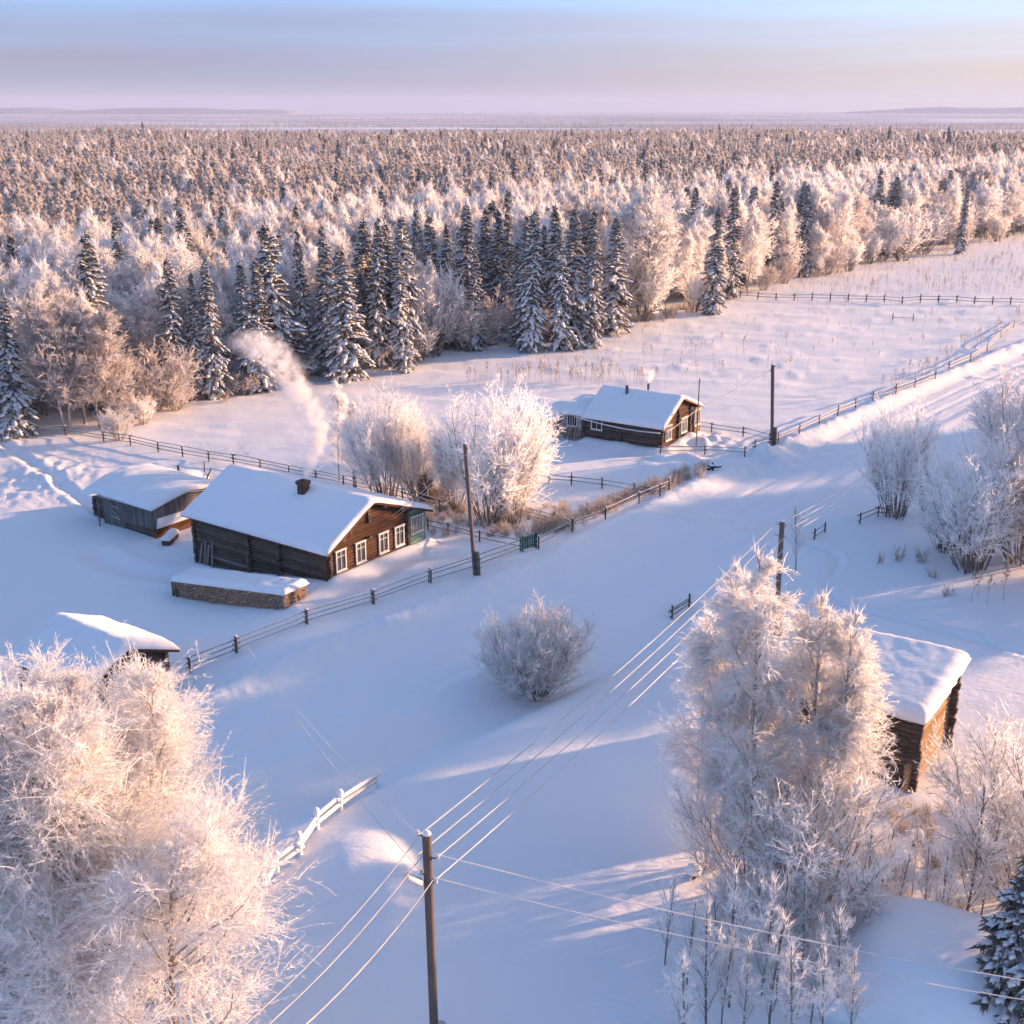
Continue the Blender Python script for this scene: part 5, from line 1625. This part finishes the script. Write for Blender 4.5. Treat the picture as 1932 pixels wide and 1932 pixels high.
def ontop(base, ypx, xpx=None):
    b = np.array(base); lo, hi = 1, 20
    for _ in range(40):
        m = (lo + hi) / 2; q = np.array([b[0], b[1], b[2] + m - CAM_H]); Z = q[1] * cp_ - q[2] * sp_
        if CPX + FPX * -(q[1] * sp_ + q[2] * cp_) / Z > ypx: lo = m
        else: hi = m
    h = b[2] + m
    t = np.array([b[0], b[1], h])
    if xpx is not None: t[0] = G(xpx, ypx, h)[0]
    return t


b1 = GT(822, 2010); t1 = ontop(b1, 1573, 805)
util_pole('wooden pole with snowy street lamp standing between buried fence and saplings', b1, t1, .14, arms=((-.28, .1, -.1), (.33, -.05, -.85), (-.2, .1, -1.5), (.25, 0, -1.75)), lamp=(np.array([-.25, -.15, .12]), np.array([-.42, -.2, .35])), stub=True)
b2 = GT(897, 1085); t2 = ontop(b2, 837, 877)
util_pole('leaning wooden pole rising beside the roadside fence near the log house', b2, t2, .13, arms=((-.3, .1, -.7), (.2, 0, -.4), (-.3, 0, -1.1)))
b3 = GT(1457, 840); t3 = ontop(b3, 688, 1458)
util_pole('wooden pole at the roadside fence beyond the far house', b3, t3, .16, arms=((.25, 0, -.2), (-.2, 0, -.6)))
b4 = GT(1737, 965); t4 = ontop(b4, 820, 1741)
util_pole('braced wooden pole with street lamp between frosted tree and big shrubs', b4, t4, .14, arms=((.25, 0, -.2), (-.25, 0, -.3), (.25, 0, -.9)), lamp=(np.array([-.3, -.1, .1]), np.array([-.5, -.1, .2])), brace=(1.6, -.6, -.3))
tp = G(1476, 983, 7.6); b5 = np.array([tp[0] + .1, tp[1], hz(tp[0], tp[1])]); t5 = np.array([tp[0], tp[1], 7.6])
util_pole('wooden pole rising behind the tall frosted birches', b5, t5, .15, arms=((.3, 0, -.3), (-.3, 0, -.2), (.3, 0, -1.0), (-.3, 0, -.9)))


def wire(label, a, b, sag, r=.018, group=None):
    a = np.array(a, float); b = np.array(b, float); n = 26
    t = np.linspace(0, 1, n)
    P = a[None] * (1 - t[:, None]) + b[None] * t[:, None]; P[:, 2] -= 4 * sag * t * (1 - t)
    rs = np.random.default_rng(int(abs(a[0] * 97 + b[1] * 31)) % 9999)
    V, F = tubes(P[None], r, r, 5)
    V = V + rs.normal(size=V.shape) * r * .12
    c = V.mean(0)
    o = obj('power_wire', npmesh('power_wire', V - c, F, M['wire'], True), None, c)
    return tag(o, label, 'wire', group)


WG = 'rimed power wires over the road'
far_sw = np.array([-24.0, 12.0, 9.0])               # next pole of the line stands outside to the left
for k, (dx, dz) in enumerate(((-.3, -.1), (-.3, -.75), (.3, -.85), (.3, -1.6))):
    wire('frost thickened power wire slanting from the birches to the buried fence pole', t5 + [dx, 0, dz], t1 + [dx, 0, dz], .5, .02, WG)
for k, (dx, dz) in enumerate(((-.3, -.2), (-.1, -.7), (.2, -1.6))):
    wire('frost thickened power wire from the buried fence pole past the huge birch', t1 + [dx, 0, dz], G((425, 470, 540)[k], 1965, 6.6), .35, .022, 'rimed wires past the huge birch')
for k, (dx, dz) in enumerate(((.33, -.75), (.25, -1.6))):
    wire('frosted service wire from the buried fence pole over the saplings', t1 + [dx, 0, dz], G(2010, 1862 + 36 * k, 4.2), .3, .018, 'rimed wires over the saplings')
for k, (dz, zz) in enumerate(((-.1, 2.3), (-1.35, 2.0))):
    wire('thin rimed wire from the buried fence pole to the small cabin', t1 + [-.28, .1, dz], np.array([-15.3 + k * .3, 61.2, zz]), .5, .011, 'thin wires to the cabin')
for k, (dx, dz) in enumerate(((-.2, -.2), (.25, -.3), (.25, -.9), (-.25, -.9))):
    wire('frosted power wire between the braced pole and the pole behind the birches', t4 + [dx, 0, dz], t5 + [dx, 0, dz], .35, .018, 'rimed wires to the braced pole')
for k, (dx, dz) in enumerate(((.2, -.4), (-.2, -.7))):
    wire('thin frosted wire across the road from the house pole', t2 + [dx, 0, dz], t5 + [-.3, 0, -.2 - .5 * k], .7, .014, 'thin wires across the road')
hg = local_to_world(HOUSE, (6.1, -.35, 3.1))
for k in range(2): wire('thin frosted wire from the leaning pole to the log house gable', t2 + [-.3, .1, -.65 - .35 * k], hg + [.18 * k, 0, -.1 * k], .25, .014, 'thin wires to the log house')
fg = local_to_world(FAR, (2.2, -.4, 3.1))
wire('thin wire from the roadside pole to the far house gable', t3 + [-.2, 0, -.5], fg, .3, .012)
wire('snow laden cable drooping along the wall of the far house', local_to_world(FAR, (-.75, -.3, 2.0)), local_to_world(FAR, (-.75, 8.6, 2.35)), .25, .07)

# ------------------------------------------------------------------ near trees
HERO = plant('birch_hero', 0, 'birch_tree', 'huge frost covered birch in front of the small buried cabin', 'tree', (-10.9, 30.0, hz(-10.9, 30.0)), .6, .93, None, .80)
plant('birch_hero', 0, 'birch_tree', 'second huge frosted birch standing beside the one before the cabin', 'tree', (-14.6, 31.5, hz(-14.6, 31.5)), 2.9, 1.0, None, .90)
for k, (px, pt, h, pk, rz, w) in enumerate([(1390, 1062, 13.2, 1, .3, .95), (1462, 1030, 14.6, 0, 2.1, 1.0), (1612, 1140, 12.0, 1, 4.0, .95), (1545, 1112, 12.4, 1, 5.2, 1.0), (1345, 1150, 10.5, 0, 1.2, 1.0)]):
    q = G(px, pt, h + .2)
    plant('birch_near', pk, 'birch_tree', ['shorter forked frosted birch leaning on the tallest one by the barn', 'tallest slender frosted birch beside the log barn', 'frosted birch rising against the snow roof of the log barn', 'frosted birch between the tallest one and the barn roof', 'lowest frosted birch at the open edge of the clump'][k], 'tree', (q[0], q[1], hz(q[0], q[1])), rz, w * h / (14.5, 12.5)[pk], None, h / (14.5, 12.5)[pk])
for k, (px, py, s, lb) in enumerate([(1530, 1725, .92, 'large bushy frosted willow spreading before the dark barn wall'), (1430, 1700, .82, 'frosted willow bush at the foot of the tall birches'), (1330, 1640, .45, 'thin grey bush at the edge of the birch thicket')]):
    p = GT(px, py); plant('shrub_near', 0, 'willow_bush', lb, 'bush', p, 1.3 * k, s)
p = GT(1012, 1312); plant('shrub_round', 0, 'round_bush', 'round grey frosted bush standing alone on the road bank', 'bush', p, .5, 1.0)
# grove between the two houses
for k, (px, py, yt, pk, w, lb) in enumerate([(725, 938, 752, 0, .95, 'frosted multi stemmed shrub behind the log house roof'), (925, 985, 742, 1, .88, 'broad glowing frosted shrub behind the leaning pole'), (860, 962, 800, 0, .62, 'narrower frosted shrub between the two large ones'), (968, 988, 815, 1, .72, 'frosted shrub nearest the garden fence'), (790, 945, 790, 1, .75, 'frosted shrub hiding the dark little hut')]):
    p = GT(px, py); h = ontop(p, yt)[2] - p[2]
    plant('shrub_mid', pk, 'garden_shrub', lb, 'shrub', p, 1.1 * k, h / (8.5, 8.0)[pk] * w, 'frosted shrubs between the two houses', h / (8.5, 8.0)[pk])
for k, (px, py, yt, lb) in enumerate([(640, 905, 730, 'slim frosted birch behind the smoking chimney'), (672, 912, 745, 'second slim frosted birch beside the smoking chimney one')]):
    p = GT(px, py); h = ontop(p, yt)[2] - p[2]; plant('birch_near', k, 'birch_tree', lb, 'tree', p, k, h / 13.5)
# dark little hut among the shrubs
p = GT(820, 945)
t = thing('garden_hut', 'small dark hut with pointed roof hidden among the frosted shrubs', 'hut', p, .6)
for k in range(8): plank('board', (-.8 + .23 * k, -.8, 0), (-.8 + .23 * k, -.8, 1.7), .22, .03, M['log_dark'], t, (1, 0, 0)); plank('board', (-.9, -.8 + .23 * k, 0), (-.9, -.8 + .23 * k, 1.7), .22, .03, M['log_dark'], t, (0, 1, 0))
plank('roof_side', (-1.1, 0, 1.6), (0, 0, 2.6), 2.0, .06, M['log_dark'], t, (0, 1, 0)); plank('roof_side', (0, 0, 2.6), (1.1, 0, 1.6), 2.0, .06, M['log_dark'], t, (0, 1, 0))
p = GT(670, 920); t = thing('gate_post', 'thick dark post standing behind the log house roof ridge', 'post', p, 0); bar('shaft', (0, 0, -.3), (0, 0, 1.6), .17, M['log_dark'], t, 10); obj('snow_cap', CAPM, t, (0, 0, 1.58), 0, (.18, .18, .14))

# right side of the road
p = GT(1690, 975); plant('shrub_mid', 0, 'frosted_tree', 'frosted multi stemmed tree beside the braced pole', 'tree', p, .4, .78, None, .98)
for k, (px, py, s, lb) in enumerate([(1830, 1075, 1.0, 'big shaded frosted shrub behind the hogweed stalks'), (1925, 1060, 1.1, 'big shaded frosted shrub at the edge of the garden'), (1780, 1040, .6, 'smaller shaded frosted shrub below the braced pole')]):
    p = GT(px, py); plant('shrub_mid', k, 'garden_shrub', lb, 'shrub', p, k * 2.0, s)
for k, (px, py, s, lb) in enumerate([(1935, 925, 1.25, 'tall pink frosted tree by the sunlit road'), (2040, 960, 1.3, 'tall frosted tree standing further down the garden')]):
    p = GT(px, py); plant('shrub_mid', k + 1, 'frosted_tree', lb, 'tree', p, k * 2.0 + 1, s)
p = GT(1500, 1080); plant('sapling', 0, 'frosted_tree', 'thin frosted sapling beside the pole behind the birches', 'tree', p, 0, .95)

# lower right thicket
for k, (px, py, yt, pk) in enumerate([(1630, 1755, 1560, 1), (1818, 1760, 1470, 0), (1690, 1745, 1610, 0), (1740, 1750, 1600, 1), (1375, 1900, 1640, 1), (1435, 1895, 1650, 0), (1465, 1880, 1640, 1), (1330, 1960, 1720, 0), (1530, 1930, 1730, 1), (1255, 1820, 1650, 0), (1400, 1990, 1780, 1), (1490, 1990, 1790, 0), (1785, 1720, 1590, 0), (1560, 1860, 1690, 0), (1600, 1990, 1800, 1), (1350, 1830, 1690, 0), (1295, 1880, 1700, 1), (1410, 1840, 1650, 0), (1510, 1850, 1660, 1), (1575, 1920, 1720, 0), (1360, 1960, 1760, 1), (1450, 1960, 1740, 0), (1545, 1990, 1790, 1), (1285, 1990, 1800, 0), (1660, 1700, 1560, 0), (1720, 1690, 1560, 1), (1770, 1780, 1600, 1), (1850, 1740, 1540, 1)]):
    p = GT(px, py); h = max(2.2, ontop(p, yt)[2] - p[2])
    plant('sapling', pk, 'birch_sapling', 'slender frosted sapling in the snowy thicket under the wires', 'sapling', p, k * 1.7, h / (5.0, 6.0)[pk] * .95, 'frosted saplings of the thicket', h / (5.0, 6.0)[pk])
for k, (px, py, s, lb) in enumerate([(1950, 1705, .8, 'dense sunlit frosted bush beside the buried shed'), (1858, 1600, .36, 'golden frosted bush against the sunlit barn wall'), (1960, 1740, 1.1, 'dense frosted bush behind the snowy spruce')]):
    p = GT(px, py); plant('shrub_near', 0, 'frosted_bush', lb, 'bush', p, k * 1.9 + .7, s)
for k, (px, py, s) in enumerate([(1480, 1800, .42), (1590, 1790, .40), (1395, 1770, .38), (1640, 1650, .3)]):
    plant('shrub_near', 0, 'frosted_bush', 'low frosted underwood bush between the thicket saplings', 'bush', GT(px, py), k * 2.3, s, 'underwood bushes of the thicket')
p = GT(1915, 1960); plant('spruce_near', 0, 'spruce_tree', 'young blue green spruce with snowy boughs beside the buried shed', 'tree', p, .3, 1.0)

# stumps, root plate, snow topped post
p = GT(1727, 1605); t = thing('stump_post', 'dark post with a snow ball top below the barn', 'post', p, 0); bar('shaft', (0, 0, -.2), (0, 0, .75), .17, M['stump'], t, 10); obj('snow_cap', CAPM, t, (0, 0, .72), 0, (.3, .3, .38))
p = GT(1308, 1655); t = thing('snowy_stump', 'small dark stump under a round snow cap', 'stump', p, 0)
for k in range(5): bar('root', (.1 * math.cos(k * 1.3), .1 * math.sin(k * 1.3), .0), (.28 * math.cos(k * 1.3), .28 * math.sin(k * 1.3), .35), .06, M['stump'], t, 6)
obj('snow_cap', CAPM, t, (0, 0, .28), 0, (.36, .36, .36))
p = GT(1345, 888); t = thing('root_plate', 'black upturned root stump on the snow bank by the road', 'stump', p, .4, None, .6)
rr = np.random.default_rng(3)
for k in range(16):
    d = rr.normal(size=3) * (.5, .25, .35); bar('root', tuple(d * .15 + [0, 0, .45]), tuple(d + [0, 0, .5]), rr.uniform(.07, .15), M['stump'], t, 6)
obj('snow_cap', CAPM, t, (0, 0, .75), 0, (.5, .35, .22))

# ------------------------------------------------------------------ weeds
for k, (px, py, h) in enumerate([(1832, 1135, 2.0), (1862, 1140, 1.9), (1893, 1133, 2.2), (1845, 1128, 1.7)]):
    p = GT(px, py); plant('weed', 1, 'hogweed', 'tall dry hogweed stalk with a frost ball head by the shaded shrubs', 'weed', p, k, h / 1.9, 'dry hogweeds by the shaded shrubs')
for k, (px, py) in enumerate([(1787, 1125), (1737, 1060), (1760, 1090), (1692, 1058), (1660, 1062)]):
    p = GT(px, py); plant('tuft', k, 'dry_weed_tuft', 'dry frosted weed tuft standing in the shaded snow', 'weed', p, k, 1.2, 'dry weed tufts in the shaded snow')
wr = np.random.default_rng(17)
FW = 'tall dry frosted weed stalk standing in the far field'
n_w = 0; more = [[], [], []]; tufts = [[], []]


def in_field(px, py):
    tl = np.interp(px, [q[0] for q in TL_PX], [q[1] for q in TL_PX])
    return py > tl + 4


def add_weed(px, py, h, own):
    global n_w
    p = GT(px, py); k = int(wr.integers(0, 3)); s = h / 1.6
    if own and n_w < 190:
        n_w += 1; plant('weed', k, 'dry_weed', FW, 'weed', p, wr.random() * 6.28, s, 'dry weeds of the far field')
    else: more[k].append((p[0], p[1], p[2], wr.random() * 6.28, s))


for k in range(75): add_weed(wr.uniform(880, 1260), 722 + wr.normal() * 5 - .02 * k, wr.uniform(1.3, 2.1), True)       # the row behind the far house
for k in range(60): add_weed(wr.uniform(1000, 1500), wr.uniform(640, 735), wr.uniform(1.0, 1.9), True)
for k in range(45):
    u = wr.random(); add_weed(1660 + 270 * u + wr.normal() * 8, 748 - 150 * u ** 1.15 + wr.normal() * 4, wr.uniform(1.3, 2.2), True)
for k in range(900):
    px = wr.uniform(1380, 1960); py = wr.uniform(455, 560)
    if in_field(px, py): add_weed(px, py, wr.uniform(.9, 1.9), False)
for k in range(260):
    px = wr.uniform(850, 1900); py = wr.uniform(570, 700)
    if in_field(px, py): add_weed(px, py, wr.uniform(.5, 1.3), False)
for k in range(300):                                  # dead grass along the forest foot
    px = wr.uniform(230, 1400); py = np.interp(px, [q[0] for q in TL_PX], [q[1] for q in TL_PX]) + abs(wr.normal()) * 6 - 2
    p = GT(px, py); tufts[int(wr.integers(0, 2))].append((p[0], p[1], p[2], wr.random() * 6.28, wr.uniform(.8, 1.8)))
for k in range(130):
    u = wr.random(); px = 1020 + 310 * u; py = 1010 - 125 * u + wr.normal() * 6
    p = GT(px, py); tufts[int(wr.integers(0, 2))].append((p[0], p[1], p[2], wr.random() * 6.28, wr.uniform(.6, 1.3)))
for k in range(150):
    p = GT(wr.uniform(800, 1080), wr.uniform(955, 1015)); tufts[int(wr.integers(0, 2))].append((p[0], p[1], p[2], wr.random() * 6.28, wr.uniform(.5, 1.1)))
for k in range(90):
    p = GT(wr.uniform(1640, 1900), wr.uniform(1520, 1740)); tufts[int(wr.integers(0, 2))].append((p[0], p[1], p[2], wr.random() * 6.28, wr.uniform(.5, 1.0)))
p = GT(1330, 905)
tp_ = [plant('tuft', k, 'grass_tuft', 'frosted dead grass tuft by the upturned root stump', 'weed', GT(1300 + 22 * k, 905 - 4 * k), k, 1.3, 'grass tufts by the root stump') for k in range(2)]
wp = [next(o for o in COL.objects if o.type == 'MESH' and o.data == list(PR_['weed'][k].values())[0]) for k in range(3)]
scatter('field_weeds', 'pale mass of small frosted weeds covering the far field', 'weeds', [([wp[k]], more[k]) for k in range(3)])
scatter('dead_grass', 'frosted dead grass along fences and the forest foot', 'grass', [([tp_[k]], tufts[k]) for k in range(2)])
# ------------------------------------------------------------------ gardens right of the road, outside the picture: they shade it
TG = 'frosted garden trees right of the road'
for k, (x, y, h, kd) in enumerate([(47, 86, 15, 1), (55, 95, 11, 0), (60, 92, 14, 1), (66, 108, 14, 0), (52, 80, 11, 2), (72, 100, 15, 1), (58, 78, 12, 1), (66, 86, 13, 2), (80, 116, 15, 1), (37, 67, 11, 2), (38, 73, 12, 1), (43, 71, 12, 0), (34, 77, 10, 2), (70, 122, 14, 1), (52, 88, 12, 2), (88, 128, 16, 1), (62, 100, 13, 1)]):
    plant('birch', kd, 'garden_birch', 'frosted garden birch beyond the shaded shrubs', 'tree', (x, y, hz(x, y)), k * 1.3, h / 15 * 1.15, TG, h / 15)

# ------------------------------------------------------------------ smoke
def puff_mat(name, dens):
    m = bpy.data.materials.new(name); m.use_nodes = True; nt = m.node_tree; nt.nodes.clear()
    out = nt.nodes.new('ShaderNodeOutputMaterial'); pv = nt.nodes.new('ShaderNodeVolumePrincipled')
    tc = nt.nodes.new('ShaderNodeTexCoord'); geo = nt.nodes.new('ShaderNodeNewGeometry')
    ln = nt.nodes.new('ShaderNodeVectorMath'); ln.operation = 'LENGTH'; nt.links.new(tc.outputs['Object'], ln.inputs[0])
    fall = maprange(nt, ln.outputs['Value'], 0.25, 0.98, 1, 0)
    n = noise(nt, geo.outputs['Position'], 1.5, 4, 0.6); nn = maprange(nt, n, 0.38, 0.66)
    mu = nt.nodes.new('ShaderNodeMath'); mu.operation = 'MULTIPLY'; nt.links.new(fall, mu.inputs[0]); nt.links.new(nn, mu.inputs[1])
    m2 = nt.nodes.new('ShaderNodeMath'); m2.operation = 'MULTIPLY'; m2.inputs[1].default_value = dens; nt.links.new(mu.outputs[0], m2.inputs[0])
    nt.links.new(m2.outputs[0], pv.inputs['Density']); pv.inputs['Color'].default_value = (0.99, 0.98, 0.98, 1); pv.inputs['Anisotropy'].default_value = 0.3
    nt.links.new(pv.outputs[0], out.inputs['Volume'])
    return m


import bmesh
bm_ = bmesh.new(); bmesh.ops.create_icosphere(bm_, subdivisions=2, radius=1.0)
puff_me = []
for nm, de in (('dense_smoke', 5.0), ('smoke', 3.0), ('thin_smoke', 1.2)):
    me = bpy.data.meshes.new(nm); bm_.to_mesh(me); me.materials.append(puff_mat(nm, de)); puff_me.append(me)


def smoke(label, base, path):
    o = thing('chimney_smoke', label, 'smoke', base, 0)
    for (dx, dz, r, rz, d) in path:
        obj('puff', puff_me[d], o, (dx, 0.1 * dx, dz), 0.3, (r, r, rz))


cb = local_to_world(HOUSE, (3.2, 5.2, 5.1))
smoke('pale smoke plume rising from the brick chimney of the large log house', cb, [(.2, .35, .32, .5, 0), (.35, .9, .48, .6, 0), (.6, 1.6, .6, .75, 0), (.9, 2.4, .72, .85, 0), (1.15, 3.2, .85, .95, 0), (1.25, 4.1, .95, 1.0, 0), (1.0, 5.0, 1.05, 1.0, 1), (.5, 5.9, 1.2, 1.1, 1), (-.1, 6.8, 1.4, 1.2, 1), (-.5, 7.6, 1.6, 1.2, 2), (-1.0, 8.5, 1.8, 1.2, 2), (-1.7, 9.3, 2.0, 1.2, 2), (-2.6, 10.0, 2.2, 1.2, 2)])
fb = local_to_world(FAR, (4.4, 3.6, 5.2))
smoke('small white smoke puff over the stove pipe of the far house', fb, [(.05, .25, .3, .35, 0), (.05, .65, .5, .5, 0), (.35, .95, .6, .5, 1), (-.2, 1.1, .6, .55, 1)])

# ------------------------------------------------------------------ air
hm = bpy.data.materials.new('cold_haze'); hm.use_nodes = True; hnt = hm.node_tree; hnt.nodes.clear()
hout = hnt.nodes.new('ShaderNodeOutputMaterial'); hv_ = hnt.nodes.new('ShaderNodeVolumePrincipled')
hv_.inputs['Density'].default_value = 0.00009; hv_.inputs['Color'].default_value = (0.60, 0.71, 0.95, 1); hv_.inputs['Anisotropy'].default_value = 0.0
hnt.links.new(hv_.outputs[0], hout.inputs['Volume'])
x0, x1, y0, y1, z0, z1 = -19500, 19500, -140, 12900, -16, 130
hz_o = meshobj('haze', [(x, y, z) for x in (x0, x1) for y in (y0, y1) for z in (z0, z1)], [(0, 1, 3, 2), (4, 6, 7, 5), (0, 4, 5, 1), (2, 3, 7, 6), (0, 2, 6, 4), (1, 5, 7, 3)], hm)
hz_o['kind'] = 'stuff'; hz_o['label'] = 'thin cold haze over the whole plain'; hz_o['category'] = 'haze'
